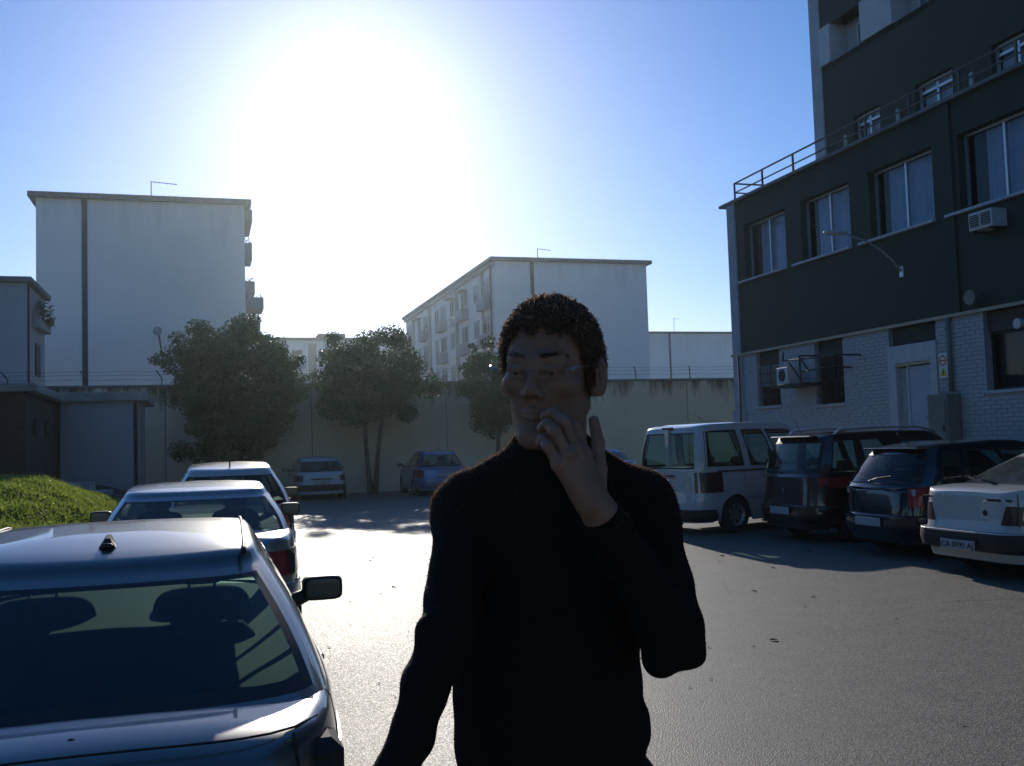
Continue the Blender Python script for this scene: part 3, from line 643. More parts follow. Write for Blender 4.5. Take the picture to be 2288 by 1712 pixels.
q = MB(); q.cbox(.002, .06, 2.2, 3.4, 5.2, 6.6, .01); q.build('window', M['ink'], lh)

# kiosk, brick shed, steps
kb = float(bank(-2.8, 32)); 
KI = tag(empty('white_kiosk', site(-2.9, 31, .0), TH), 'small windowless pale hut with a flat overhanging slab roof beside the brick shed', 'hut')
q = MB(); fk = lambda a, z, d: (1.03 - d, a, z)
q.box(-1.03, 1.03-.12, 0, 3.8, .4, 3.2); wall_cells(q, fk, 0, 3.8, .4, 3.2, [(1.2, 2.1, .9, 2.75)], .12); q.build('wall', M['grey_white'], KI)
q = MB(); q.cbox(-1.2, 1.33, -.2, 4.0, 3.2, 3.46, .02); q.build('roof_slab', M['concrete'], KI)
q = MB(); q.box(.915, .93, 1.25, 2.05, .9, 2.7); q.build('door', M['dark_metal'], KI)
SH = tag(empty('brick_shed', site(-4.05, 26), TH), 'dark brown brick shed with flat concrete roof at the left edge', 'shed')
fs = lambda a, z, d: (-d, a, z); fs2 = lambda a, z, d: (-4 + a, d, z)
sops = [(.9, 1.55, 2.2, 2.62), (2.55, 3.4, 2.15, 2.6)]
q = MB(); wall_cells(q, fs, 0, 6, .2, 3.2, sops, .15); wall_cells(q, fs2, 0, 4, .2, 3.2, [], .1); q.build('wall', M['brown_mortar'], SH)
bricks(SH, fs, 0, 6, 1.0, 3.18, sops, M['brown_brick'], lambda a, z: a - z, count=150)
bricks(SH, fs2, 0, 4, 1.0, 3.18, [], M['brown_brick'], lambda a, z: -a - z, count=150)
q = MB(); q.box(-4, -.2, .16, 6, .2, 3.19); q.build('shed_core', M['black_room'], SH)
q = MB(); q.cbox(-4.2, .25, -.25, 6.2, 3.2, 3.4, .02); q.build('roof_slab', M['concrete'], SH)
for (a, b, z0, z1) in sops:
    q = MB(); t = .04
    for (p, qq, r, ss) in ((a, a+t, z0, z1), (b-t, b, z0, z1), (a+t, b-t, z0, z0+t), (a+t, b-t, z1-t, z1)): fbox(q, fs, p, qq, r, ss, .06, .11)
    w_ = q.build('window', M['dark_metal'], SH); q = MB(); q.add([fs(a, z0, .1), fs(b, z0, .1), fs(b, z1, .1), fs(a, z1, .1)], [(0,1,2,3)]); q.build('pane', M['notice'], w_)
SP = tag(empty('concrete_steps', site(-3.2, 26.6), TH), 'two pale concrete steps leading down from the hut to the car park', 'steps')
for i in range(3):
    q = MB(); q.cbox(-.2+.42*i, .5+.42*i, -.2, 1.3, .3, 1.0-.22*i, .01); q.build('step', M['concrete'], SP)

# ------------------------------------------------------------------ trees
def tree(label, x, y, cz, rx, rz, trunks, seed, n_cl=80, per=330, lz=0.0):
    rg = np.random.default_rng(seed)
    root = tag(empty('orange_tree', (x, y, 0), rg.random()*.1), label, 'tree', 'orange trees along the wall')
    t = MB(); tips = []
    for (dx, lean) in trunks:
        top = Vector((dx+lean, 0, cz - rz*.45)); t.tube([(dx*.3, 0, -.05), (dx*.7, 0, .5), (dx, 0, 1.2), top], [.13, .095, .08, .07], 9)
        for i in range(7):
            a = rg.random()*6.28; e = Vector((math.cos(a)*rx*.62, math.sin(a)*rx*.62, rz*rg.uniform(.2, 1.1)))
            t.tube([top - Vector((0,0,.2)), top + e*.45 + Vector((0,0,.15)), top + e], [.06, .035, .012], 6)
    t.build('trunk', M['bark'], root, smooth=True)
    cl = []
    while len(cl) < n_cl:
        d = rg.normal(size=3); d /= np.linalg.norm(d); r = rg.uniform(.3, .93)**.7 if rg.random() < .86 else rg.uniform(.95, 1.03)
        wob = 1 + .16*math.sin(3*math.atan2(d[1], d[0]) + seed) + .1*math.sin(5*d[2]+seed*2)
        c = d*np.array([rx, rx, rz])*r*wob
        if c[2] < -rz*.82 + lz or (r >= .95 and c[2] < -.1*rz): continue
        cl.append((c, rg.uniform(.30, .60) if r < .95 else rg.uniform(.14, .26)))
    V_ = []; F_ = []
    for c, rad in cl:
        k = int(per*(rad/.5)**2)
        d = rg.normal(size=(k,3)); d /= np.linalg.norm(d, axis=1)[:,None]; p = c + d*rad*(rg.random(k)**.4)[:,None]*np.array([1,1,.85]) + np.array([0,0,cz])
        nrm = d + rg.normal(size=(k,3))*.7 + np.array([0,0,.35]); nrm /= np.linalg.norm(nrm, axis=1)[:,None]
        ax = np.cross(nrm, rg.normal(size=(k,3))); ax /= np.linalg.norm(ax, axis=1)[:,None]; bx = np.cross(nrm, ax)
        L_ = rg.uniform(.05, .085, k)[:,None]; W_ = L_*.48
        q = np.stack([p-ax*L_, p-bx*W_+nrm*.008, p+ax*L_-nrm*.015, p+bx*W_+nrm*.008], 1)
        b = len(V_); V_.extend(map(tuple, q.reshape(-1,3))); F_.extend([(b+4*i, b+4*i+1, b+4*i+2, b+4*i+3) for i in range(k)])
    me = bpy.data.meshes.new('crown'); me.from_pydata(V_, [], F_); link('crown', me, root, M['leaf'])
    return root
tree('wide dark orange tree in front of the tall left gable, largest of three', -9.45, 34.6, 3.75, 2.3, 2.75, [(0, .1), (.35, .4)], 3, 170, 380)
tree('round orange tree with forked bare trunk between the two far parked cars', -5.1, 36.1, 4.0, 2.1, 1.8, [(-.16, -.1), (.2, .25)], 8, 90, 360)
tree('orange tree by the wall, partly hidden behind the person\'s head', -.6, 37.0, 3.55, 1.45, 1.75, [(0, .1)], 21, 60, 330)

# unseen trees added behind and beside the camera to block sky and darken shade
src = [o for o in COL.objects if o.name.startswith('orange_tree')][:2]
for i, (x, y, sc) in enumerate(((-13, -9, 2.0), (-5, -12, 2.2), (3.5, -12.5, 2.1), (-18, -2, 1.9), (12, -9, 2.0), (-21, 6, 2.0), (-23, 13, 1.9))):
    t_ = copy_tree(src[i % 2]); t_.location = (x, y, 0); t_.scale = (sc, sc, sc*.95); t_.rotation_euler.z = i*1.7; t_['label'] = 'large unseen tree added to darken the shade, ' + ('straight behind the photographer, left one', 'straight behind the photographer, middle one', 'straight behind the photographer, right one', 'behind the parked hatchback on the left', 'behind the dark green block', 'left of the grass bank, nearer one', 'left of the grass bank, farther one')[i]; t_['group'] = 'unseen trees added to darken the shade'

# ------------------------------------------------------------------ cars
def paint(name, col, metal=.0, rough=.3, coat=.9):
    m = mat(name, col, rough, metal, coat=coat, var=.05, scale=6); return m
M['tyre'] = mat('tyre', (.02,.02,.02), .85, bump=.2, bscale=60)
M['rim'] = mat('rim', (.36,.37,.38), .35, metal=.7)
M['trim'] = mat('black_trim', (.018,.018,.018), .55)
M['rubber'] = mat('rubber', (.012,.012,.012), .6)
M['cabin'] = mat('cabin_plastic', (.025,.026,.028), .8)
M['seat'] = mat('seat_cloth', (.04,.042,.045), .95, var=.3, scale=20)
M['auto_glass'] = glass_mat('car_glass', (.60,.74,.68), .015, 1.52, .05)
M['tint_glass'] = glass_mat('dark_car_glass', (.40,.50,.47), .015, 1.55, .05)
M['deep_glass'] = glass_mat('deep_tinted_glass', (.26,.36,.32), .02, 1.55, .06)
M['frosted'] = glass_mat('dusty_car_glass', (.42,.5,.48), .06, 1.5, .30)
M['lamp_red'] = mat('tail_lamp_red', (.30,.012,.012), .2, coat=.5)
M['lamp_dark'] = mat('tail_lamp_smoked', (.045,.012,.012), .35, coat=.2)
M['lamp_clear'] = mat('lamp_clear', (.45,.45,.43), .15, coat=1)
M['lamp_amber'] = mat('lamp_amber', (.55,.16,.02), .2, coat=1)
M['plate'] = mat('number_plate', (.36,.38,.41), .45)
M['mirror_dark'] = mat('mirror_face', (.10,.12,.11), .25, metal=.5)
M['chrome'] = mat('chrome', (.6,.6,.6), .12, metal=1)
M['wheel_well'] = mat('wheel_well', (.01,.01,.01), .95)

def rbox(mb, c, r, e=.5, nu=30, nv=17):
    pw = lambda a: math.copysign(abs(a)**e, a)
    return mb.grid([[(c[0]+r[0]*pw(math.cos(v))*pw(math.cos(u)), c[1]+r[1]*pw(math.cos(v))*pw(math.sin(u)), c[2]+r[2]*pw(math.sin(v))) for u in np.linspace(0, 2*math.pi, nu)] for v in np.linspace(-math.pi/2, math.pi/2, nv)])
class Car:
    def __init__(s, **k):
        d = dict(n=5.5, sill=.20, wr=.30, r_axle=.78, f_axle=.85, belt=.93, round=.05, crown=.03, bow_r=.10, bow_f=.22, deck=None, rear=[(.2,.05),(.45,0),(.62,.02),(.9,.05)], front=[(.2,.05),(.45,0),(.75,.14)], wbf=.90, wrf=.66, roofz=None, tumble=[(.15,.94),(.35,.985),(.55,1.0),(.8,.975),(1.0,.93),(1.4,.90)], ng=6, etae=None)
        d.update(k); s.__dict__.update(d)
        if s.front is not None: pass
    def fz(s, z): return np.interp(z, [q[0] for q in s.tumble], [q[1] for q in s.tumble])
    def hw(s, y):
        e = min(1, abs(2*y/s.L)); return s.W/2*max(0, 1-e**s.n)**(1/s.n)
    def ends(s, y, z):
        e = 2*y/s.L; p = s.rear if e < 0 else s.front; dz = np.interp(z, [q[0] for q in p], [q[1] for q in p])
        wgt = min(1, max(0, (abs(e)-.55)/.45))**2
        return y + (dz if e < 0 else -dz)*wgt
    def rear_y(s, x, z):
        r = min(.999, abs(x)/(s.W/2*s.fz(z))); y = -s.L/2*(1-r**s.n)**(1/s.n); return s.ends(y, z)
    def front_y(s, x, z):
        r = min(.999, abs(x)/(s.W/2*s.fz(z))); y = s.L/2*(1-r**s.n)**(1/s.n); return s.ends(y, z)
    def side_x(s, y, z): return s.hw(y)*s.fz(z)
    def deckz(s, y): return np.interp(y, [q[0] for q in s.deck], [q[1] for q in s.deck])
    def bottom(s, y):
        z = s.sill
        for ya in (-s.L/2+s.r_axle, s.L/2-s.f_axle):
            r = s.wr+.055; d = abs(y-ya)
            if d < r: z = max(z, s.wr-.02 + math.sqrt(r*r-d*d)*1.0)
        return z
    def lower(s, mb):
        H = s.L/2; cols = []
        fr = [0,.12,.25,.4,.55,.68,.78,.86,.92,.96,.985]
        for w in fr: cols.append((-H*(1-w**s.n)**(1/s.n), w*s.W/2))
        y0 = cols[-1][0]; ya = [-H+s.r_axle, H-s.f_axle]; r = s.wr+.055
        ys = [y for y in np.linspace(y0, -y0, 46)[1:-1]]
        for a in ya: ys += [a + r*math.cos(t) for t in np.linspace(0, math.pi, 15)]
        ys = sorted(ys); yy = [ys[0]]
        for y in ys[1:]:
            if y - yy[-1] > .012: yy.append(y)
        for y in yy: cols.append((y, s.hw(y)))
        for w in reversed(fr): cols.append((H*(1-w**s.n)**(1/s.n), w*s.W/2))
        s.cols = cols
        T = [0,.06,.14,.24,.35,.46,.57,.68,.78,.87,.94,1.0]
        grid_ = []
        for (y, w) in cols:
            zb = s.bottom(y); zt = s.deckz(y) - s.round; row = []
            row.append((max(0,w-.06)*s.fz(zb), s.ends(y, zb), zb))
            for t in T:
                z = zb + t*(zt-zb); row.append((w*s.fz(z), s.ends(y, z), z))
            ww = w*s.fz(zt); r_ = min(s.round*1.1, ww*.5)
            for a in (25, 50, 72, 90):
                z = zt + s.round*math.sin(R(a)); row.append((ww - r_*(1-math.cos(R(a))), s.ends(y, z) , z))
            w2 = ww - r_
            for q in (.8, .55, .3, 0): row.append((w2*q, s.ends(y, zt+s.round), zt+s.round+s.crown*(1-q*q)*min(1, ww/(.4*s.W))))
            grid_.append(row)
        inside = MB(); nd = len(grid_[0])-5
        for i in range(len(grid_)-1):
            ym = (cols[i][0]+cols[i+1][0])/2
            for j in range(len(grid_[0])-1):
                qd = [grid_[i][j], grid_[i][j+1], grid_[i+1][j+1], grid_[i+1][j]]; t_ = inside if (j >= nd and s.yb0+.06 < ym < s.yb1-.06) else mb
                t_.add(qd, [(0,1,2,3)]); t_.add([(-x, y, z) for x, y, z in qd], [(3,2,1,0)])
        inside.build('cabin_liner', M['cabin'], s.root, smooth=True, merge=.001)
    def house(s):
        """greenhouse surface: returns P[col][row] for the right half and column/row tags"""
        xi = [0,.15,.3,.45,.6,.72,.82,.88,.92,.955,.98]; n = 9.0
        eta_side = sorted(set(np.round(np.concatenate([np.linspace(-.9,.9,25), np.array(s.split)]), 4)))
        cols = [(-(1-q**n)**(1/n), q) for q in xi] + [(e, (1-abs(e)**n)**(1/n)) for e in eta_side if abs(e) < .93] + [((1-q**n)**(1/n), q) for q in reversed(xi)]
        T = [0,.05,.09,.125,.2,.35,.5,.65,.8,.87,.905,.95,1.0]
        P = []
        mb_, hb = (s.yb0+s.yb1)/2, (s.yb1-s.yb0)/2; mr, hr = (s.yr0+s.yr1)/2, (s.yr1-s.yr0)/2
        W2 = s.W/2
        for (e, q) in cols:
            bow = -s.bow_r*(1-q*q) if e < 0 else s.bow_f*(1-q*q); bow *= min(1, max(0, (abs(e)-.8)/.15))
            yb = mb_+hb*e + bow; yr = mr+hr*e + bow*.8
            zb = s.deckz(mb_+hb*e) - .03; zr = np.interp(mr+hr*e, [k[0] for k in s.roofz], [k[1] for k in s.roofz]) - .045
            row = []
            for t in T:
                bu = .035*math.sin(math.pi*t)
                x = (s.wbf*(1-t) + s.wrf*t)*W2*q; y = yb*(1-t)+yr*t; z = zb*(1-t)+zr*t
                sc = 1 + bu/ max(.5, W2)
                row.append((x*sc, (y-mb_)*(1+bu*.35)+mb_, z))
            rx, ry = row[-1][0], row[-1][1]; zt = np.interp(mr+hr*e, [k[0] for k in s.roofz], [k[1] for k in s.roofz])
            for (k, dz) in ((.985,-.026),(.955,-.010),(.90,-.001),(.75,.008),(.5,.018),(.25,.024),(0,.026)):
                yy = mr + (ry-mr)*k
                z0 = np.interp(yy, [kk[0] for kk in s.roofz], [kk[1] for kk in s.roofz])
                row.append((rx*k, yy, z0 + dz))
            P.append(row)
        return cols, T, P
    def build(s, name, label, loc, rz, body_m, group=None, cat='car'):
        root = tag(empty(name, loc, rz), label, cat, group); s.root = root
        body = MB(); s.lower(body)
        cols, T, P = s.house()
        gl = {}; trim = MB()
        t0, t1, t2, t3 = .09, .125, .87, .905
        def zone(c):
            e, q = cols[c][0], cols[c][1]; e2, q2 = cols[c+1]; em = (e+e2)/2; qm = (q+q2)/2
            if em < -.9 and qm < s.rw: return 'rear_window', qm > s.rw-.05
            if em > .9 and qm < .93: return 'windscreen', qm > .88
            for i, (a, b) in enumerate(s.sides):
                if a < em < b and qm > .95: return 'side_window%d' % i, (em-a < .022 or b-em < .022)
            return None, False
        for c in range(len(cols)-1):
            zn, edge = zone(c)
            for r in range(len(P[0])-1):
                quad = [P[c][r], P[c][r+1], P[c+1][r+1], P[c+1][r]]
                tt = (T[r]+T[r+1])/2 if r+1 < len(T) else 2
                lo = s.rear_lo if zn == 'rear_window' else t0
                if zn and lo < tt < t3:
                    isedge = edge or tt < lo+.035 or tt > t2
                    if not isedge: gl.setdefault((zn, 0), MB()).add(quad, [(0,1,2,3)]); gl.setdefault((zn, 1), MB()).add([(-x,y,z) for x,y,z in quad], [(3,2,1,0)]); continue
                    tgt = trim
                else: tgt = body
                tgt.add(quad, [(0,1,2,3)]); tgt.add([(-x,y,z) for x,y,z in quad], [(3,2,1,0)])
        bo = body.build('body', body_m, root, smooth=True, auto=32, merge=.002); s.body = bo
        trim.build('window_trim', M['rubber'], root, smooth=True, merge=.001)
        for zn in sorted({k[0] for k in gl}):
            if zn.startswith('side'):
                for sd_ in (0, 1): gl[(zn, sd_)].build('side_window', s.gside, root, smooth=True, merge=.001)
            else:
                q = MB(); q.add(gl[(zn,0)].v, gl[(zn,0)].f); q.add(gl[(zn,1)].v, gl[(zn,1)].f)
                q.build(zn, s.grear if zn == 'rear_window' else s.gfront, root, smooth=True, merge=.001)
        H = s.L/2
        # dark inside, floor pan
        u = MB(); u.cbox(-s.W*.36, s.W*.36, -H+.25, H-.3, s.sill+.01, s.belt-.12, .05); u.cbox(-s.W*.45, s.W*.45, -H+.22, s.yb1-.1, s.belt-.34, s.belt-.11, .04); u.build('cabin', M['cabin'], root)
        for ya in (-H+s.r_axle, H-s.f_axle): pass
        # wheels
        for ya in (-H+s.r_axle, H-s.f_axle):
            for sx in (-1, 1):
                xw = sx*(s.W/2*.985-.10); t = MB(); rr = s.wr; wd = .095
                t.lathe([(-wd,rr*.62),(-wd,rr*.93),(-wd*.75,rr),(wd*.75,rr),(wd,rr*.93),(wd,rr*.62)], 'x', (0,0,0), 32); w = t.build('wheel', M['tyre'], root, smooth=True, auto=35); w.location = (xw, ya, rr)
                k = MB(); q = sx*wd
                k.lathe([(-q*.6,rr*.62),(q*.95,rr*.64),(q*.8,rr*.57),(q*.55,rr*.5)], 'x', (0,0,0), 30)
                for i in range(7):
                    a = i*6.283/7
                    c1, s1 = math.cos(a), math.sin(a); ct, st_ = -s1, c1
                    pts = []
                    for (rad, hwid, xx) in ((rr*.08, .035, q*.72), (rr*.57, .026, q*.62)):
                        pts += [(xx, c1*rad+ct*hwid, s1*rad+st_*hwid), (xx, c1*rad-ct*hwid, s1*rad-st_*hwid)]
                    k.add(pts, [(0,1,3,2)])
                k.disc((q*.74,0,0), (1,0,0), rr*.14, 16); k.build('rim', M['rim'], w, smooth=True, auto=40)
                b = MB(); b.disc((q*.4,0,0), (1,0,0), rr*.6, 24); b.build('brake_disc', M['wheel_well'], w)
        # front seats and rear bench
        zc = s.belt-.14
        for sx in (-1, 1): s.seat(sx*.36, s.seat_y, zc)
        b = MB(); b.cbox(-.58, .58, s.bench_y-.09, s.bench_y+.09, zc-.02, zc+.20, .05); bb = b.build('rear_bench', M['seat'], root)
        for sx in (-1, 1):
            b = MB(); rbox(b, (sx*.34, s.bench_y-.01, zc+.27), (.115,.05,.075)); b.build('headrest', M['seat'], bb, smooth=True)
        d = MB(); yd = s.yb1-.32; d.cbox(-.62, .62, yd-.12, yd+.25, zc-.05, zc+.13, .05); d.build('dashboard', M['cabin'], root)
        # door mirrors
        for sx in (-1, 1):
            ym = s.yb0 + (s.yb1-s.yb0)*s.mir; zm = s.deckz(ym)+.06; xs_ = s.side_x(ym, zm-.08)
            q = MB(); prof = [(-.085,.0),(-.08,.055),(-.04,.085),(.02,.09),(.06,.07),(.085,.03),(.09,0)]
            rbox(q, (0,.005,0), (.105,.052,.064), .42); mo = q.build('door_mirror', s.mirror_m or body_m, root, smooth=True); mo.location = (sx*(xs_+.14), ym, zm+.0)
            q = MB(); q.tube([(sx*(-.20), .01, -.08), (sx*(-.08), 0, -.03)], [.045,.035], 8); q.build('mirror_arm', M['trim'], mo, smooth=True)
            q = MB(); rbox(q, (0,-.048,0), (.087,.004,.050), .42); q.build('mirror_glass', M['mirror_dark'], mo)
        # door lines and handles on both sides
        for sx in (-1, 1):
            for yy in s.doors:
                q = MB(); pts = [(sx*(s.side_x(yy, z)-.004), s.ends(yy, z), z) for z in np.linspace(s.sill+.06, s.deckz(yy)-.05, 8)]
                if abs(yy+H-s.r_axle) < s.wr+.08: pts = pts[4:]
                q.tube(pts, .006, 6); q.build('door_gap', M['rubber'], root)
            for yy in s.handles:
                zz = s.belt-.13; xx = s.side_x(yy, zz); q = MB(); q.cbox(min(sx*(xx-.005), sx*(xx+.028)), max(sx*(xx-.005), sx*(xx+.028)), yy-.085, yy+.085, zz-.016, zz+.016, .008); q.build('door_handle', s.handle_m or M['trim'], root)
        return root
    def seat(s, x, y, z):
        b = MB(); n = 9; P_ = []
        rbox(b, (x, y+.005, z+.085), (.235,.07,.19)); so_ = b.build('seat', M['seat'], s.root, smooth=True)
        for v in so_.data.vertices: v.co.y -= (v.co.z-z)*.22
        h = MB(); rbox(h, (x, y-.08, z+.385), (.12,.05,.095)); ho = h.build('headrest', M['seat'], so_, smooth=True)
        q = MB()
        for d in (-.06, .06): q.tube([(x+d, y-.05, z+.2), (x+d, y-.08, z+.34)], .008, 6)
        q.build('headrest_post', M['chrome'], so_)
    def rear_patch(s, name, x0, x1, z0, z1, m, off=.008, nx=10, nz=6, thick=.02, taper=None, parent=None):
        P_ = []
        for i in range(nx+1):
            row = []
            for j in range(nz+1):
                z = z0+(z1-z0)*j/nz; a, b = x0, x1
                if taper: a, b = a+taper[0]*(j/nz), b+taper[1]*(j/nz)
                x = a+(b-a)*i/nx; row.append((x, s.rear_y(x, z)-off, z))
            P_.append(row)
        q = MB(); q.grid(P_); back = [[(x*.995, y+thick, z) for x, y, z in r] for r in P_]; q.grid([r[::-1] for r in back])
        e = [P_[0], P_[-1], [r[0] for r in P_], [r[-1] for r in P_]]; eb = [back[0], back[-1], [r[0] for r in back], [r[-1] for r in back]]
        for a, b in zip(e, eb): q.grid([a, b])
        return q.build(name, m, parent or s.root, smooth=True, auto=40, merge=.0005)
    def side_patch(s, name, sx, y0, y1, z0, z1, m, off=.008, n=24, thick=.02):
        P_ = [[(sx*(s.side_x(y, z)+off), s.ends(y, z), z) for z in np.linspace(z0, z1, 5)] for y in np.linspace(y0, y1, n)]
        q = MB(); q.grid(P_); bk = [[(x-sx*thick, y, z) for x, y, z in r] for r in P_]
        for a, b in ((P_[0], bk[0]), (P_[-1], bk[-1]), ([r[0] for r in P_], [r[0] for r in bk]), ([r[-1] for r in P_], [r[-1] for r in bk])): q.grid([a, b])
        return q.build(name, m, s.root, smooth=True, auto=40, merge=.0005)
    def side_lamp_wrap(s, sx, z0, z1, m, length=.25, x0=.55, name='tail_lamp', y_extra=0):
        """lamp wrapped round the rear corner"""
        pts = []
        xs_ = np.linspace(x0, .985, 8)*s.W/2
        path = [('r', x) for x in xs_] ; yc = s.rear_y(xs_[-1]*s.fz((z0+z1)/2), (z0+z1)/2)
        ysd = np.linspace(s.ends(-s.L/2*(1-.985**s.n)**(1/s.n), (z0+z1)/2)+.02, -s.L/2+length, 6)
        P_ = []
        for k, v in path: P_.append([(sx*v*s.fz(z), s.rear_y(v*s.fz(z), z)-.008, z) for z in np.linspace(z0, z1, 6)])
        for y in ysd: P_.append([(sx*(s.side_x(y, z)+.008), s.ends(y, z), z) for z in np.linspace(z0, z1, 6)])
        q = MB(); q.grid(P_)
        rim = [[(x*.97, y+.02, z) for x, y, z in r] for r in P_]
        for a, b in ((P_[0], rim[0]), (P_[-1], rim[-1]), ([r[0] for r in P_], [r[0] for r in rim]), ([r[-1] for r in P_], [r[-1] for r in rim])): q.grid([a, b])
        return q.build(name, m, s.root, smooth=True, auto=45, merge=.0005)
    def bumper(s, z0, z1, m, rear=True, out=.045, length=.45, name='bumper'):
        H = s.L/2; P_ = []
        ang = [(x, None) for x in np.linspace(-.985, .985, 33)]
        zs_ = [z0, z0+.02, (z0+z1)/2, z1-.02, z1]; oo = [out*.3, out*.9, out, out*.9, out*.2]
        sgn = -1 if rear else 1; pth = []
        for y in np.linspace(H-length, H-.09, 6): pth.append(('s', -1, y))
        for x in np.linspace(-.97, .97, 31): pth.append(('e', x, 0))
        for y in np.linspace(H-.09, H-length, 6): pth.append(('s', 1, y))
        for k in pth:
            row = []
            for z, o in zip(zs_, oo):
                if k[0] == 's': y = sgn*k[2]; row.append((k[1]*(s.hw(y)*s.fz(z)+o*.5), s.ends(y, z), z))
                else:
                    x = k[1]*s.W/2*s.fz(z); y = (s.rear_y if rear else s.front_y)(x, z); row.append((x + np.sign(x)*o*.5*abs(k[1])**8, y + sgn*o, z))
            P_.append(row)
        q = MB(); q.grid(P_); q.grid([[P_[i][-1], (P_[i][-1][0]*.93, P_[i][-1][1]-sgn*.06, P_[i][-1][2])] for i in range(len(P_))]); q.grid([[P_[i][0], (P_[i][0][0]*.93, P_[i][0][1]-sgn*.06, P_[i][0][2])] for i in range(len(P_))])
        return q.build(name, m, s.root, smooth=True, auto=50, merge=.0005)
    def plate(s, z0, z1, text=None, w=.52, x=0.0, off=.02):
        zc = (z0+z1)/2; y = s.rear_y(abs(x)+.01, zc) - off; q = MB(); q.cbox(x-w/2, x+w/2, y-.012, y, z0, z1, .004); p = q.build('number_plate', M['plate'], s.root)
        if text:
            cu = bpy.data.curves.new('lettering', 'FONT'); cu.body = text; cu.size = (z1-z0)*.86; cu.align_x = 'CENTER'; cu.align_y = 'CENTER'; cu.extrude = .002
            to = bpy.data.objects.new('tmp', cu); COL.objects.link(to); bpy.context.view_layer.update()
            me = bpy.data.meshes.new_from_object(to.evaluated_get(bpy.context.evaluated_depsgraph_get())); bpy.data.objects.remove(to)
            o = link('lettering', me, p); me.materials.clear(); me.materials.append(M['ink']); o.location = (x, y-.0145, zc-.005); o.rotation_euler = (R(90), 0, 0)
            wd = max(v.co.x for v in me.vertices)-min(v.co.x for v in me.vertices); o.scale.x = min(1.2, (w*.92)/wd)
        return p
    def lid_gap(s, x, z0, z1):
        for sx in (-1, 1):
            q = MB(); q.tube([(sx*x*s.fz(z), s.rear_y(x*s.fz(z), z)+.003, z) for z in np.linspace(z0, z1, 8)], .005, 6); q.build('lid_gap', M['rubber'], s.root)
    def wiper(s, z, x0, x1, yb):
        q = MB(); q.tube([(x0, yb, z), ((x0+x1)/2, yb-.02, z+.045), (x1, yb-.01, z+.07)], .011, 6); q.tube([(x0+.05, yb-.012, z+.015), (x1+.06, yb-.012, z+.075)], .008, 6); q.build('rear_wiper', M['trim'], s.root)

def house_defaults(**k):
    d = dict(split=[], sides=[(-.86,-.55),(-.5,.06),(.11,.8)], rw=.93, rear_lo=.09, gside=M['auto_glass'], grear=M['auto_glass'], gfront=M['auto_glass'], seat_y=.15, bench_y=-.75, mir=.86, mirror_m=M['trim'], doors=[], handles=[], handle_m=None)
    d.update(k); d['split'] = [q for ab in d['sides'] for q in (ab[0], ab[0]+.02, ab[1]-.02, ab[1])]
    return d

P_navy = paint('slate_paint', (.17,.165,.155), .7, .36); P_silver = paint('silver_paint', (.34,.34,.335), .6, .32); P_white = paint('white_car_paint', (.46,.47,.48), 0, .35)
P_red = paint('dark_red_paint', (.034,.006,.008), .2, .28); P_black = paint('black_paint', (.010,.012,.018), .2, .22); P_blue = paint('blue_paint', (.10,.19,.36), .4, .3); P_grey = paint('grey_paint', (.10,.11,.12), .5, .3); P_cream = paint('old_white_paint', (.44,.45,.44), 0, .4, .6)

# near dark blue hatchback saloon, seen from behind on the left
c = Car(L=4.86, W=1.76, deck=[(-2.43,.80),(-2.38,.86),(-2.28,.895),(-2.0,.915),(-1.6,.935),(-.5,.955),(1.0,.97),(1.25,.95),(2.0,.80),(2.43,.70)], r_axle=.98, rear=[(.2,.06),(.42,0),(.60,.02),(.78,.015),(.86,.035),(.93,.07)], belt=.96, n=5.0, **house_defaults(
    sides=[(-.60,-.28),(-.23,.22),(.27,.80)], gside=M['auto_glass'], grear=M['deep_glass'], rear_lo=.15, doors=[-.95,.0,.95], handles=[-.75,.18], seat_y=-.1, bench_y=-.85, mir=.72),
    yb0=-2.02, yb1=.85, yr0=-1.14, yr1=.12, roofz=[(-1.2,1.345),(-.9,1.385),(-.4,1.42),(.1,1.415),(.45,1.37)], bow_r=.10, wbf=.92, wrf=.68, wr=.31)
yc = 2.25
near = c.build('parked_hatchback', 'dark slate hatchback close at the left with shark fin aerial on its silvery roof', (-1.30-.292*yc, 2.93+.956*yc, -.13), TH, P_navy, 'cars parked along the grass bank')
q = MB(); fin = [(-.055,0),(.06,0),(.02,.055),(-.045,.075)]
vv = [(0.004*sg*(1 if z > .04 else 4), y, z) for sg in (-1,1) for (y, z) in fin]; q.add(vv, [(0,1,2,3),(7,6,5,4),(0,4,5,1),(1,5,6,2),(2,6,7,3),(3,7,4,0)])
a_ = q.build('roof_aerial', M['trim'], near); a_.location = (0, -.97, 1.383); a_.scale = (2.0, .9, .62); a_.rotation_euler.z = math.pi
q = MB(); q.cbox(-.022,.022,-.075,.06,-.01,.008,.006); q.build('aerial_base', M['trim'], near).location = (0, -.97, 1.392)
for sx in (-1, 1):
    q = MB(); P1 = []
    for t in np.linspace(-1.16, .14, 18): zz = np.interp(t, [k[0] for k in c.roofz], [k[1] for k in c.roofz]); P1.append((sx*(.553-.02*abs(t)), t, zz-.004))
    q.tube(P1, .009, 6); q.build('roof_gutter', M['rubber'], near, smooth=True)
q = MB(); q.lathe([(0,.017),(.012,.015),(.018,0)], 'z', (0,0,0), 12); q.build('washer_nozzle', M['trim'], near).location = (0, -2.18, .915)
for sx in (-1, 1): c.side_lamp_wrap(sx, .56, .74, M['lamp_red'], .16, .62)
c.lid_gap(.66, .62, .90); c.bumper(.26, .58, P_navy, True, .03, .5); c.bumper(.26, .58, P_navy, False, .03, .5); c.plate(.62, .73)
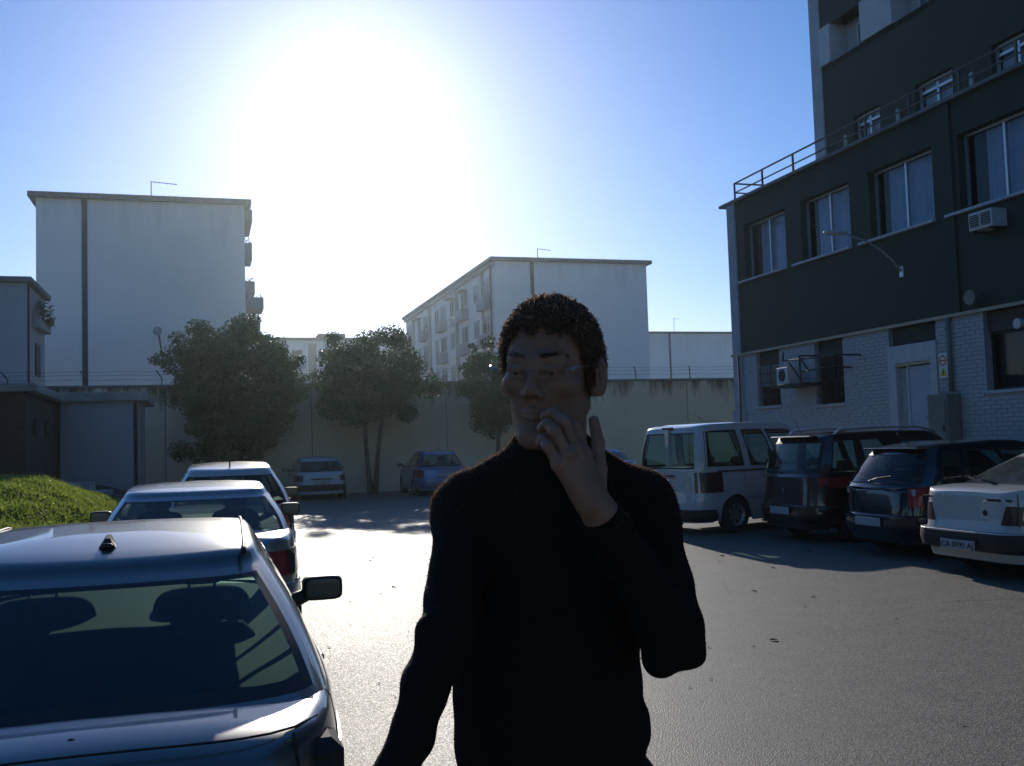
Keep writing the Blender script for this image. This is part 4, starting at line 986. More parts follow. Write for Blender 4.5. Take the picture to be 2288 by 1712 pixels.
q = MB(); P1 = [(x, c.rear_y(x, .86)+.07, .918 - .02*(x/.7)**2) for x in np.linspace(-.72,.72,19)]; 
q.tube([(x, y, z) for x, y, z in P1], .004, 5); q.build('lid_edge', M['rubber'], near)
# silver saloon in front of it
c2 = Car(L=4.4, W=1.72, deck=[(-2.2,.88),(-2.1,.94),(-1.5,.97),(-.5,.95),(1.1,.96),(1.3,.94),(2.0,.82),(2.2,.70)], belt=.95, **house_defaults(sides=[(-.78,-.42),(-.37,.12),(.17,.80)], gside=M['tint_glass'], grear=M['frosted'], doors=[-.9,.15,1.15], handles=[-.7,.35], seat_y=.1, bench_y=-.75),
    yb0=-1.62, yb1=1.15, yr0=-1.0, yr1=.3, roofz=[(-1.0,1.315),(-.6,1.345),(-.1,1.355),(.35,1.31)], wbf=.92, wrf=.72)
car2 = c2.build('parked_saloon', 'silver saloon parked just ahead of the dark hatchback', (-3.13, 9.95, -.02), TH, P_silver, 'cars parked along the grass bank')
for sx in (-1, 1): c2.side_lamp_wrap(sx, .64, .84, M['lamp_red'], .25, .6); c2.side_patch('side_moulding', sx, -1.9, 1.9, .52, .58, M['trim'], .012)
c2.bumper(.28, .58, P_silver, True, .03, .5); c2.bumper(.26, .56, P_silver, False, .03, .5); c2.plate(.64, .75)
# pale hatchback, third in the row
def hatch(**k):
    d = dict(L=3.95, W=1.68, deck=[(-1.97,.86),(-1.9,.93),(-1.4,.96),(-.5,.94),(.95,.95),(1.15,.93),(1.75,.80),(1.95,.68)], rear=[(.2,.05),(.42,0),(.62,.015),(.85,.05),(1.0,.09)], belt=.94, yb0=-1.86, yb1=1.02, yr0=-1.52, yr1=.2, roofz=[(-1.55,1.41),(-1.2,1.45),(-.5,1.475),(-.05,1.46),(.3,1.40)], wbf=.92, wrf=.72)
    h = house_defaults(sides=[(-.8,-.5),(-.45,.08),(.13,.80)], doors=[-.75,.25,1.1], handles=[-.55,.45], seat_y=.05, bench_y=-.95); d.update(h); d.update(k); d['split'] = [q for ab in d['sides'] for q in (ab[0], ab[0]+.02, ab[1]-.02, ab[1])]; return Car(**d)
c3 = hatch(grear=M['tint_glass'], wrf=.64)
car3 = c3.build('parked_hatchback', 'pale hatchback with red tail lamp, farthest of the row along the grass bank', (-4.12, 14.5, 0), TH, paint('pale_paint', (.52,.50,.48), .35, .3), 'cars parked along the grass bank')
for sx in (-1, 1): c3.side_lamp_wrap(sx, .68, 1.0, M['lamp_red'], .22, .72)
q = MB(); q.tube([(0,-1.36,1.44),(0,-1.40,1.52)], .01, 6); q.build('roof_aerial', M['trim'], car3)
c3.bumper(.28, .58, P_silver, True, .035, .45); c3.plate(.66, .77); c3.wiper(.98, -.05, .4, -1.98)

# two cars nose-in at the wall, and one mostly hidden behind the person
c4 = hatch(L=4.1, W=1.7, rear=[(.2,.05),(.42,0),(.7,.02),(1.0,.06)], deck=[(-2.05,.86),(-1.98,.90),(-1.4,.92),(-.5,.92),(.95,.92),(1.15,.90),(1.85,.78),(2.03,.66)], belt=.92, yb0=-1.9, yr0=-1.6, roofz=[(-1.65,1.33),(-1.2,1.37),(-.5,1.39),(-.05,1.38),(.3,1.33)], sides=[(-.84,-.45),(-.40,.1),(.15,.80)], grear=M['tint_glass'])
x0, y0 = -6.23, 32.6
car4 = c4.build('parked_estate', 'white estate car nosed up to the wall left of the forked tree', (x0-.292*2.05, y0+.956*2.05, 0), TH, P_white, 'cars parked nose-in to the wall')
for sx in (-1, 1): c4.side_lamp_wrap(sx, .62, .80, M['lamp_dark'], .2, .70)
c4.bumper(.30, .50, M['trim'], True, .05, .45); c4.plate(.52, .62); q = MB(); q.cbox(-.35,.35,-2.06,-2.03,.66,.70,.004); q.build('badge_strip', M['trim'], car4)
q = MB(); q.disc((0.04,-2.075,.555),(0,-1,0),.025,12); q.build('lock', M['ink'], car4)
c5 = hatch(L=3.8, W=1.7, deck=[(-1.9,.86),(-1.83,.93),(-1.4,.96),(-.5,.94),(.95,.95),(1.1,.93),(1.7,.82),(1.88,.68)], yb0=-1.8, yr0=-1.42, roofz=[(-1.45,1.42),(-1.1,1.46),(-.5,1.48),(-.05,1.46),(.3,1.40)], wrf=.66, bow_r=.16, rear_lo=.09)
x0, y0 = -2.36, 33.2
car5 = c5.build('parked_hatchback', 'small blue rounded hatchback nosed up to the wall beside the person', (x0-.292*1.9, y0+.956*1.9, 0), TH, P_blue, 'cars parked nose-in to the wall')
for sx in (-1, 1): c5.side_lamp_wrap(sx, .60, .84, M['lamp_red'], .2, .74)
c5.plate(.62, .73); c5.bumper(.27, .56, P_blue, True, .05, .45)
q = MB(); q.tube([(0,-1.25,1.47),(0,-1.5,1.72)], .006, 6); q.build('roof_aerial', M['trim'], car5)
car6 = copy_tree(car2); car6.location = (2.75, 35.0, 0); car6.rotation_euler.z = TH; car6.name = 'parked_saloon'; car6['label'] = 'silver car by the wall, its roof just showing between the person and the white van'; car6['group'] = 'cars parked nose-in to the wall'
for o in car6.children:
    if o.name.startswith('body'): o.data = o.data.copy(); o.data.materials.clear(); o.data.materials.append(paint('steel_blue_paint', (.25,.28,.36), .5, .3))

# white van
cv = Car(L=4.15, W=1.74, n=7.5, deck=[(-2.07,1.08),(-2.0,1.10),(-.5,1.08),(.9,1.08),(1.15,1.02),(1.75,.92),(2.05,.78)], rear=[(.25,.03),(.45,0),(.7,.03),(1.1,.035)], round=.02, belt=1.08, yb0=-2.02, yb1=1.05, yr0=-1.90, yr1=.45, roofz=[(-1.95,1.82),(-1.6,1.855),(-.8,1.87),(.1,1.86),(.5,1.80)], wbf=.95, wrf=.83, bow_r=.02, bow_f=.16, wr=.31, r_axle=.86,
    **house_defaults(sides=[(-.86,-.30),(-.20,.22),(.28,.80)], rw=.84, rear_lo=.06, doors=[-1.0,.02,.92], handles=[.12], seat_y=.35, bench_y=-.65, mirror_m=M['trim'], gside=M['auto_glass']), tumble=[(.15,.95),(.35,.99),(.6,1.0),(.9,.985),(1.1,.955),(1.4,.9)])
van = cv.build('white_van', 'white glazed van with twin rear doors parked by the brick building', (4.30, 18.56, 0), R(-57), P_white, 'cars parked along the building', 'van')
for sx in (-1, 1): cv.side_lamp_wrap(sx, .70, 1.04, M['lamp_dark'], .05, .965)
q = MB(); q.tube([(0, cv.rear_y(0,z)+.0, z) for z in np.linspace(.42, 1.05, 6)], .008, 6); q.build('door_gap', M['rubber'], van)
q = MB(); q.cbox(-.045, .045, -1.985, -1.89, 1.06, 1.78, .01); q.build('door_post', P_white, van)
q = MB(); q.cbox(-.12,.12,-1.97,-1.90,1.78,1.815,.01); q.build('brake_lamp', M['lamp_dark'], van)
q = MB(); q.cbox(.06,.24,-2.09,-2.03,.97,1.0,.006); q.build('door_handle', M['trim'], van)
cv.plate(.56, .67, x=-.42, w=.46); cv.bumper(.22, .42, M['trim'], True, .05, .4); cv.bumper(.22, .5, M['trim'], False, .05, .4)
for sx in (-1, 1): cv.side_patch('sliding_rail', sx, -1.6, -.15, 1.035, 1.065, M['trim'], .012); cv.side_patch('side_moulding', sx, -1.0, .9, .56, .61, M['shutter'], .006)
q = MB(); q.tube([(.0,-1.0,1.87),(.0,-1.25,2.02)], .005, 6); q.build('roof_aerial', M['trim'], van)

# dark red people carrier with roof bars
cr = Car(L=4.3, W=1.74, n=6.5, deck=[(-2.15,.98),(-2.08,1.01),(-1.0,1.0),(.95,1.0),(1.2,.97),(1.85,.86),(2.12,.72)], rear=[(.22,.04),(.45,0),(.7,.03),(1.0,.06)], round=.03, belt=1.0, yb0=-2.08, yb1=1.1, yr0=-1.83, yr1=.3, roofz=[(-1.88,1.60),(-1.5,1.635),(-.7,1.65),(.0,1.64),(.35,1.58)], wbf=.94, wrf=.78, bow_r=.07, wr=.32,
    **house_defaults(sides=[(-.84,-.52),(-.44,.10),(.16,.80)], rw=.92, rear_lo=.09, doors=[-.95,.1,1.1], handles=[-.7,.35], seat_y=.2, bench_y=-.8, gside=M['auto_glass'], grear=M['auto_glass']))
X, Y, _ = site(10.66, 13.75)
red = cr.build('people_carrier', 'dark red people carrier with roof bars between the white van and the black hatchback', (X, Y, 0), TH-R(90), P_red, 'cars parked along the building')
for sx in (-1, 1):
    cr.side_lamp_wrap(sx, .82, .98, M['lamp_red'], .03, .95)
    q = MB(); q.tube([(sx*.62,-1.62,1.60),(sx*.62,-1.5,1.685),(sx*.62,-.9,1.70),(sx*.62,-.1,1.695),(sx*.62,.22,1.61)], .02, 8); q.build('roof_bar', M['alu'], red, smooth=True)
    # pale flower shaped sticker on the rear side
    q = MB()
    for i in range(6):
        a = i*math.pi/3+.3; yy, zz = -1.42+.085*math.cos(a), .80+.085*math.sin(a); q.lathe([(0,.028),(.004,.028),(.004,0)], 'x', (0,0,0), 10)
        b = len(q.v)-30
        for k in range(30): vx = q.v[b+k]; q.v[b+k] = (sx*(cr.side_x(yy, zz)+.003+vx[0]), yy+vx[1]*1.4*abs(math.cos(a))+vx[1]*.6, zz+vx[2])
    q.build('sticker', M['shutter'], red)
q = MB(); q.tube([(x, cr.rear_y(x,1.0)-.012, 1.0) for x in np.linspace(-.55,.55,9)], .014, 6); q.build('handle_bar', M['chrome'], red)
q = MB(); e = cr.rear_y(0,.78)-.008; q.add([(0,e,.85),(-.028,e,.775),(0,e,.70),(.028,e,.775),(0,e-.012,.85),(-.028,e-.012,.775),(0,e-.012,.70),(.028,e-.012,.775)], [(4,5,6,7),(0,1,5,4),(1,2,6,5),(2,3,7,6),(3,0,4,7)]); q.build('emblem', M['chrome'], red)
cr.bumper(.28, .56, P_red, True, .05, .5); cr.bumper(.28, .56, P_red, False, .05, .5); cr.plate(.42, .53, off=.06); cr.wiper(1.03, .0, -.42, -2.14)
q = MB(); q.tube([(0,-1.75,1.62),(-.02,-1.86,1.86)], .005, 6); q.build('roof_aerial', M['trim'], red)
q = MB(); q.cbox(-.55,.55,-1.98,-1.83,1.575,1.60,.01); q.build('spoiler', P_red, red)
# black hatchback
cb_ = hatch(L=3.95, W=1.72, grear=M['tint_glass'], bow_r=.14, sides=[(-.76,-.50),(-.43,.08),(.14,.80)], gside=M['tint_glass'])
X, Y, _ = site(10.40, 11.45)
blk = cb_.build('parked_hatchback', 'black hatchback with bright red tail lamps parked beside the old white saloon', (X, Y, 0), TH-R(90), P_black, 'cars parked along the building')
for sx in (-1, 1):
    cb_.side_lamp_wrap(sx, .66, .92, M['lamp_red'], .16, .72)
    q = MB(); yy = cb_.rear_y(.66, .84)-.012; q.lathe([(-.012,0),(-.01,.045),(0,.05)], 'y', (sx*.66, yy, .84), 16); q.build('reversing_lamp', M['lamp_clear'], blk)
cb_.bumper(.28, .55, P_black, True, .06, .5); cb_.bumper(.28, .55, P_black, False, .05, .5); cb_.plate(.40, .51, off=.075); cb_.wiper(.98, -.02, .40, -1.99)
q = MB(); q.cbox(-.56,.56,-1.66,-1.46,1.385,1.41,.01); q.build('spoiler', P_black, blk)
q = MB(); q.tube([(0,-1.35,1.45),(0,-1.52,1.60)], .006, 6); q.build('roof_aerial', M['trim'], blk)
q = MB(); q.cbox(-.60,-.46,cb_.rear_y(.5,.82)-.012,cb_.rear_y(.5,.82)-.004,.86,.885,.002); q.build('badge', M['chrome'], blk)
# old white saloon
cw = Car(L=4.4, W=1.70, n=8, deck=[(-2.2,.93),(-2.14,.965),(-1.75,.985),(-1.3,.99),(.95,.93),(1.2,.92),(1.95,.80),(2.18,.68)], rear=[(.2,.06),(.36,0),(.52,.0),(.56,.03),(.9,.045),(.96,.06)], round=.03, crown=.015, belt=.95, yb0=-1.72, yb1=1.1, yr0=-.78, yr1=.3, roofz=[(-.82,1.36),(-.6,1.385),(-.2,1.395),(.3,1.35)], wbf=.93, wrf=.75, bow_r=.06, wr=.30,
    **house_defaults(sides=[(-.68,-.36),(-.31,.16),(.21,.80)], rw=.92, rear_lo=.05, grear=M['frosted'], doors=[-.75,.25,1.15], handles=[-.55,.45], seat_y=.1, bench_y=-.7), tumble=[(.15,.95),(.4,1.0),(.7,.985),(.96,.95),(1.4,.9)])
X, Y, _ = site(10.18, 9.24)
old = cw.build('old_saloon', 'old white boxy saloon with black bumper and dark tail lamps at right edge', (X, Y, 0), TH-R(90), P_cream, 'cars parked along the building')
cw.rear_patch('tail_lamp', -.80, -.50, .60, .80, M['lamp_dark'], taper=(0,-.07)); cw.rear_patch('tail_lamp', .50, .80, .60, .80, M['lamp_dark'], taper=(.07,0))
for sx in (-1, 1): cw.rear_patch('indicator', sx*.78 if sx < 0 else .72, -.72 if sx < 0 else .78, .66, .76, M['lamp_amber'], .012, 3, 3)
cw.bumper(.30, .52, M['trim'], True, .085, .75); cw.bumper(.30, .50, M['trim'], False, .06, .6)
q = MB(); q.tube([(x, cw.rear_y(x,.51)-.075, .515) for x in np.linspace(-.8,.8,21)], .008, 6); q.build('bumper_strip', M['alu'], old)
cw.plate(.315, .42, 'CA 0995 AJ', .52, 0, .105)
for (x, w_, z) in ((-.60, .22, .865), (.42, .20, .86), (.60, .10, .86)):
    yy = cw.rear_y(abs(x), z); q = MB(); k = int(w_/.032)
    for i in range(k): q.cbox(x-w_/2+i*.032, x-w_/2+i*.032+.024, yy-.010, yy-.002, z-.014, z+.014, .003)
    q.build('badge', M['trim'], old)
q = MB(); q.lathe([(-.014,0),(-.012,.028),(0,.032)], 'y', (.28, cw.rear_y(.28,.72), .72), 12); q.build('emblem', M['trim'], old)
q = MB(); q.lathe([(-.012,0),(-.01,.012),(0,.014)], 'y', (-.35, cw.rear_y(.3,.88), .88), 10); q.build('lock', M['chrome'], old)
cw.lid_gap(.70, .56, .93)
q = MB(); q.tube([(x, cw.rear_y(x,.58)+.001, .585) for x in np.linspace(-.7,.7,15)], .005, 5); q.build('lid_gap', M['rubber'], old)
cw.wiper(1.0, .05, -.35, -1.78)
for sx in (-1, 1): cw.side_patch('side_moulding', sx, -1.55, 1.75, .50, .56, M['trim'], .014)
q = MB(); q.tube([(0,-.70,1.395),(0,-.9,1.58)], .006, 6); q.build('roof_aerial', M['trim'], old)

# ------------------------------------------------------------------ the person (distance-field modelling, all sizes in metres)
class SDF:
    """a little distance-field toolkit on a flat array of points"""
    def __init__(s, lo, hi, h):
        s.lo = np.array(lo, np.float32); s.h = h; s.n = np.ceil((np.array(hi)-lo)/h).astype(int)+1
        ax = [s.lo[i] + h*np.arange(s.n[i], dtype=np.float32) for i in range(3)]
        s.P = np.stack(np.meshgrid(*ax, indexing='ij'), -1).reshape(-1, 3)
    def mesh(s, D):
        n = s.n; D = D.reshape(n).astype(np.float32); ins = D < 0
        cell = np.zeros((*(n-1), 3), np.float32); cnt = np.zeros(n-1, np.int32)
        I = np.indices(n-1).transpose(1, 2, 3, 0)
        def sl(d): return tuple(slice(d[k], n[k]-1+d[k]) for k in range(3))
        for ax in range(3):
            o = [k for k in range(3) if k != ax]
            for a in (0, 1):
                for b in (0, 1):
                    d0 = [0,0,0]; d0[o[0]] = a; d0[o[1]] = b; d1 = list(d0); d1[ax] = 1
                    A, B = D[sl(d0)], D[sl(d1)]; m = (A < 0) != (B < 0); t = np.where(m, A/np.where(m, A-B, 1), 0)
                    p = I + np.array(d0, np.float32); p = p.astype(np.float32); p[..., ax] += t
                    cell += np.where(m[..., None], p, 0); cnt += m
        act = cnt > 0; ids = -np.ones(n-1, np.int64); ids[act] = np.arange(act.sum())
        V = cell[act]/cnt[act][:, None]*s.h + s.lo
        F = []
        for ax in range(3):
            o = [(ax+1) % 3, (ax+2) % 3]; d1 = [0,0,0]; d1[ax] = 1
            A = ins[tuple(slice(1 if k in o else 0, n[k]-1) for k in range(3))]
            B = ins[tuple(slice((1 if k in o else 0) + d1[k], n[k]-1+d1[k]) for k in range(3))]
            m = np.argwhere(A != B); flip = A[A != B]
            base = m.copy(); 
            for k in o: base[:, k] += 1
            q = []
            for (a, b) in ((0,0), (1,0), (1,1), (0,1)):
                c = base.copy(); c[:, o[0]] -= a; c[:, o[1]] -= b; q.append(ids[c[:,0], c[:,1], c[:,2]])
            q = np.stack(q, 1); q[flip] = q[flip][:, ::-1]; q = q[:, ::-1]; F.append(q)
        F = np.concatenate(F); F = F[(F >= 0).all(1)]
        return V, F
def cap(P, a, b, ra, rb=None, sq=(1,1,1)):
    rb = ra if rb is None else rb; S = np.array(sq, np.float32); a = np.array(a, np.float32)*S; b = np.array(b, np.float32)*S; Q = P*S
    ab = b-a; t = np.clip(((Q-a)@ab)/max(1e-9, ab@ab), 0, 1); return np.linalg.norm(Q-a-t[:, None]*ab, axis=1) - (ra+(rb-ra)*t)
def ell(P, c, r):
    q = (P-np.array(c, np.float32))/np.array(r, np.float32); k = np.linalg.norm(q, axis=1); return (k-1)*min(r)*.5 + (k-1)*np.mean(r)*.5
def sph(P, c, r): return np.linalg.norm(P-np.array(c, np.float32), axis=1)-r
def su(a, b, k):
    h = np.clip(.5+.5*(b-a)/k, 0, 1); return b+(a-b)*h-k*h*(1-h)
def ss(a, b, k):                                  # smooth a minus b
    h = np.clip(.5-.5*(a+b)/k, 0, 1); return a+(-b-a)*h+k*h*(1-h)
def sdf_obj(name, V, F, m, parent, org=(0,0,0)):
    me = bpy.data.meshes.new(name); V = V - np.array(org, np.float32)
    me.vertices.add(len(V)); me.vertices.foreach_set('co', V.astype(np.float32).ravel()); me.loops.add(F.size); me.polygons.add(len(F))
    me.loops.foreach_set('vertex_index', F.astype(np.int32).ravel()); me.polygons.foreach_set('loop_start', np.arange(0, F.size, 4, dtype=np.int32)); me.polygons.foreach_set('loop_total', np.full(len(F), 4, np.int32))
    me.polygons.foreach_set('use_smooth', np.ones(len(F), bool)); me.update(calc_edges=True); me.validate()
    return link(name, me, parent, m)
def relax(V, F, it=2, w=.5):
    e = np.concatenate([F[:, [0,1]], F[:, [1,2]], F[:, [2,3]], F[:, [3,0]]])
    for _ in range(it):
        s = np.zeros_like(V); c = np.zeros(len(V)); np.add.at(s, e[:,0], V[e[:,1]]); np.add.at(c, e[:,0], 1); np.add.at(s, e[:,1], V[e[:,0]]); np.add.at(c, e[:,1], 1)
        V = V*(1-w) + w*s/np.maximum(c, 1)[:, None]
    return V.astype(np.float32)

PX, PY = .055, 1.86
man = tag(empty('person', (PX, PY, 0)), 'man in a black wool sweater and thin glasses rubbing his cheek with one hand', 'person')
ORG = (PX, PY, 0)
# head frame: origin in the middle of the head, -y is where he looks
HC = np.array([.067, 1.765, 1.748]); YAW, PIT, ROL = R(-20), R(6), R(3)
HM = np.array((Matrix.Rotation(YAW, 3, 'Z') @ Matrix.Rotation(PIT, 3, 'X') @ Matrix.Rotation(ROL, 3, 'Y')))
def to_head(P): return ((P-HC.astype(np.float32))@HM.astype(np.float32))
def from_head(q): return HM@np.array(q)+HC
def head_sdf(P):
    q = to_head(P); ax = q.copy(); ax[:, 0] = np.abs(ax[:, 0])
    d = ell(q, (0,.012,.032), (.075,.095,.084))
    d = su(d, ell(q, (0,-.022,-.035), (.063,.070,.088)), .03)
    d = su(d, cap(ax, (.050,.012,-.062), (.020,-.068,-.112), .017, .017), .03)
    d = su(d, sph(q, (0,-.076,-.112), .018), .02)
    d = su(d, ell(ax, (.044,-.058,-.022), (.022,.022,.016)), .022)
    d = su(d, cap(ax, (.010,-.088,.020), (.043,-.074,.020), .0075), .02)
    d = ss(d, ell(ax, (.031,-.098,.001), (.016,.014,.011)), .012)
    d = su(d, sph(ax, (.031,-.078,.0), .0125), .004)
    d = su(d, cap(ax, (.016,-.0915,.0062), (.045,-.082,.0058), .0058), .005); d = su(d, cap(ax, (.018,-.0895,-.0085), (.043,-.081,-.0075), .0042), .005)
    d = su(d, cap(q, (0,-.088,.012), (0,-.108,-.030), .0065, .0105), .012)
    d = su(d, sph(ax, (.0125,-.098,-.036), .0085), .009)
    d = ss(d, ell(ax, (.007,-.104,-.0435), (.0035,.006,.004)), .004)
    d = su(d, cap(ax, (0,-.096,-.064), (.020,-.086,-.068), .0058, .003), .007)
    d = su(d, cap(ax, (0,-.095,-.0765), (.018,-.086,-.073), .0068, .003), .007)
    d = ss(d, cap(ax, (0,-.1035,-.0700), (.023,-.088,-.0705), .0018), .004)
    ear = ell(ax, (.088,.014,-.012), (.012,.021,.035)); ear = ss(ear, ell(ax, (.096,.004,-.010), (.008,.013,.022)), .006)
    ear = su(ear, ell(ax, (.079,.004,-.036), (.008,.011,.011)), .008)
    d = su(d, ear, .008)
    return d
NB = np.array([.07, 1.855, 1.585]); 
def neck_sdf(P):
    a = from_head((0,.028,-.055)); return su(cap(P, a, (.068,1.862,1.56), .057, .062), cap(P, (.068,1.862,1.56), (.062,1.87,1.40), .07, .12), .04)
# limb joints
SHR, ELR, WRR = (-.088,1.875,1.505), (-.120,1.69,1.315), (-.222,1.50,1.06)
SHL, ELL_, WRL = (.234,1.875,1.50), (.266,1.765,1.275), (.118,1.605,1.512); WCL = (.136,1.640,1.503)
def hand_left(P):
    W = WCL
    mcp = [(.113,1.640,1.600), (.099,1.622,1.607), (.084,1.608,1.600), (.069,1.602,1.585)]
    d = cap(P, (W[0]+.028,W[1]+.026,W[2]-.044), W, .029, .026); d = su(d, cap(P, W, (.108,1.628,1.545), .026, .022), .02)
    for m_, r in zip(mcp, (.0125,.0125,.0120,.011)): d = su(d, cap(P, (W[0]+(m_[0]-.12)*.45, W[1]+(m_[1]-1.64)*.5, W[2]+.018), m_, .016, r), .014)
    ch = [[mcp[0], (.099,1.645,1.645), (.083,1.660,1.665), (.066,1.669,1.672)],
          [mcp[1], (.082,1.622,1.652), (.066,1.636,1.669), (.052,1.650,1.664)],
          [mcp[2], (.066,1.604,1.638), (.054,1.619,1.651), (.045,1.637,1.644)],
          [mcp[3], (.054,1.600,1.614), (.045,1.612,1.626), (.041,1.628,1.620)]]
    rr = [(.0110,.0098,.0088,.0078), (.0112,.0100,.0090,.0080), (.0106,.0094,.0086,.0076), (.0094,.0084,.0076,.0068)]
    fd = None
    for c, r in zip(ch, rr):
        f_ = None
        for i in range(3):
            k = cap(P, c[i], c[i+1], r[i], r[i+1]); f_ = k if f_ is None else su(f_, k, .004)
        f_ = su(f_, sph(P, c[1], r[1]+.0014), .004); f_ = su(f_, sph(P, (c[0][0], c[0][1]-.004, c[0][2]), r[0]+.001), .006)
        fd = f_ if fd is None else np.minimum(fd, f_)
    d = su(d, fd, .005)
    th = [(.131,1.642,1.528), (.138,1.656,1.575), (.139,1.667,1.618), (.134,1.675,1.654)]
    t = su(cap(P, th[0], th[1], .017, .0135), cap(P, th[1], th[2], .0125, .0108), .006); t = su(t, cap(P, th[2], th[3], .0108, .0088), .004)
    return su(d, t, .006)
def hand_right(P):
    W = np.array(WRR); D = np.array([-.22,-.32,-.92]); D /= np.linalg.norm(D); X_ = np.array([.05,.94,-.33]); X_ -= D*(X_@D); X_ /= np.linalg.norm(X_); Z_ = np.cross(D, X_)
    d = cap(P, W-D*.05, W+D*.01, .030, .026); fd = None
    for i, (off, ln, r) in enumerate(((.033,.070,.0105), (.011,.078,.0108), (-.011,.072,.0102), (-.031,.056,.0092))):
        m_ = W+D*(.092-.006*abs(i-1))+X_*off; d = su(d, cap(P, W+D*.012+X_*off*.45, m_, .017, .0125), .014)
        p = m_; k = None
        for j, (f_, cu) in enumerate(((.45,.25), (.32,.75), (.23,1.15))):
            e = p + (D*math.cos(cu)+Z_*math.sin(cu))*ln*f_; kk = cap(P, p, e, r-.0012*j, r-.0012*(j+1)); k = kk if k is None else su(k, kk, .004); p = e
        fd = k if fd is None else np.minimum(fd, k)
    d = su(d, fd, .006)
    a = W+D*.02+X_*.02; b = a+D*.035+X_*.032; c = b+D*.034+X_*.010+Z_*.008; e = c+D*.026+Z_*.008
    return su(d, su(su(cap(P, a, b, .017, .0135), cap(P, b, c, .0122, .0108), .006), cap(P, c, e, .0105, .0085), .004), .008)
HIP = [(-.045,1.885,.96), (.155,1.885,.96)]; KN = [(-.06,1.83,.51), (.17,1.86,.51)]; AN = [(-.07,1.89,.10), (.18,1.92,.10)]
def torso_sdf(P, g=0.0):
    sq = (1,1.55,1)
    d = cap(P, (.053,1.885,.93), (.05,1.88,1.10), .165+g, .162+g, sq); d = su(d, cap(P, (.05,1.88,1.10), (.045,1.88,1.24), .160+g, .156+g, sq), .04)
    d = su(d, cap(P, (.045,1.88,1.24), (.068,1.88,1.42), .156+g, .172+g, sq), .05); d = su(d, cap(P, (-.085,1.88,1.485), (.222,1.88,1.48), .068+g, .068+g), .06)
    d = su(d, cap(P, (.066,1.856,1.48), (.069,1.848,1.580), .085+g, .070+g), .03) if g > 0 else d
    d = su(d, cap(P, (.067,1.868,1.60), (-.07,1.878,1.515), .045+g, .05+g), .04); d = su(d, cap(P, (.067,1.868,1.60), (.205,1.878,1.510), .045+g, .05+g), .04)
    return d
def arms_sdf(P, g=0.0):
    d = su(cap(P, SHR, ELR, .050+g, .038+g), cap(P, ELR, WRR, .037+g, .019+g), .012)
    e = su(cap(P, SHL, ELL_, .052+g, .046+g), cap(P, ELL_, WCL, .045+g, .027+g), .015)
    return np.minimum(d, e)
# skin: one body; fine where it shows, coarse under the clothes
parts_ = []
b = SDF((-.06,1.62,1.53), (.20,1.93,1.90), .0026); V_, F_ = b.mesh(su(head_sdf(b.P), neck_sdf(b.P), .02)); parts_.append((relax(V_, F_, 1), F_))
b = SDF((.01,1.555,1.44), (.20,1.73,1.705), .002); V_, F_ = b.mesh(hand_left(b.P)); parts_.append((relax(V_, F_, 1), F_))
b = SDF((-.33,1.32,.84), (-.13,1.58,1.11), .003); V_, F_ = b.mesh(hand_right(b.P)); parts_.append((V_, F_))
b = SDF((-.28,1.45,.06), (.42,2.06,1.56), .011)
def legs(P, g=0.0):
    d = None
    for i in (0, 1):
        k = su(cap(P, HIP[i], KN[i], .088+g, .058+g), cap(P, KN[i], AN[i], .056+g, .04+g), .03); d = k if d is None else np.minimum(d, k)
    return d
D_ = su(su(torso_sdf(b.P, -.02), arms_sdf(b.P, -.014), .03), legs(b.P), .03); V_, F_ = b.mesh(D_); parts_.append((V_, F_))
off = 0; AV = []; AF = []
for v, f_ in parts_: AV.append(v); AF.append(f_+off); off += len(v)
skin = sdf_obj('body', np.concatenate(AV), np.concatenate(AF), M['skin'], man, ORG)
# sweater
b = SDF((-.28,1.47,1.0), (.40,2.06,1.66), .0042); P_ = b.P
fold = .0035*np.sin(P_[:,2]*46+np.sin(P_[:,0]*23)*1.6+P_[:,1]*9) + .0022*np.sin(P_[:,2]*90+P_[:,0]*40)
D_ = su(torso_sdf(P_, .006), arms_sdf(P_, .008)+fold*np.clip((1.45-P_[:,2])*4, .25, 1), .024)
for (c, r) in (((-.146,1.660,1.325), .022), ((-.158,1.625,1.25), .016), ((.235,1.74,1.245), .03), ((.285,1.77,1.30), .026)): D_ = su(D_, sph(P_, c, r), .02)   # bunched cloth at the elbows
D_ = su(D_, cap(P_, (.205,1.87,1.085), (.208,1.86,1.12), .022), .02)
D_ = D_ + .0016*np.sin(P_[:,2]*70+P_[:,0]*31)*np.sin(P_[:,0]*53+P_[:,1]*40)
n_ = neck_sdf(P_); D_ = np.where(P_[:,2] > 1.614 + .10*(P_[:,1]-1.862), np.maximum(D_, -(n_-.004)), D_)                                  # neck opening
D_ = np.maximum(D_, P_[:,2]-1.64)
for (w_, e_) in ((WCL, ELL_), (WRR, ELR)):                                            # cuffs end at the wrists
    ax_ = np.array(w_)-np.array(e_); ax_ /= np.linalg.norm(ax_); t_ = (P_-np.array(w_, np.float32))@ax_.astype(np.float32); near_ = np.linalg.norm(P_-np.array(w_, np.float32), axis=1) < .12
    D_ = np.where(near_, np.maximum(D_, t_-.0), D_)
D_ = np.maximum(D_, 1.015-P_[:,2])
V_, F_ = b.mesh(D_); V_ = relax(V_, F_, 1)
swt = sdf_obj('sweater', V_, F_, M['wool'], man, ORG)
# collar ring of the sweater and a dark tee shirt edge
ring = []
for i in range(41):
    a = i*2*math.pi/40; ring.append((.0685+.067*math.cos(a)-PX, 1.850+.066*math.sin(a)-PY, 1.612+.006*math.sin(a)-.003*math.cos(a)))
q = MB(); q.tube(ring, .010, 8, cap=False); q.build('collar', M['wool'], swt, smooth=True)
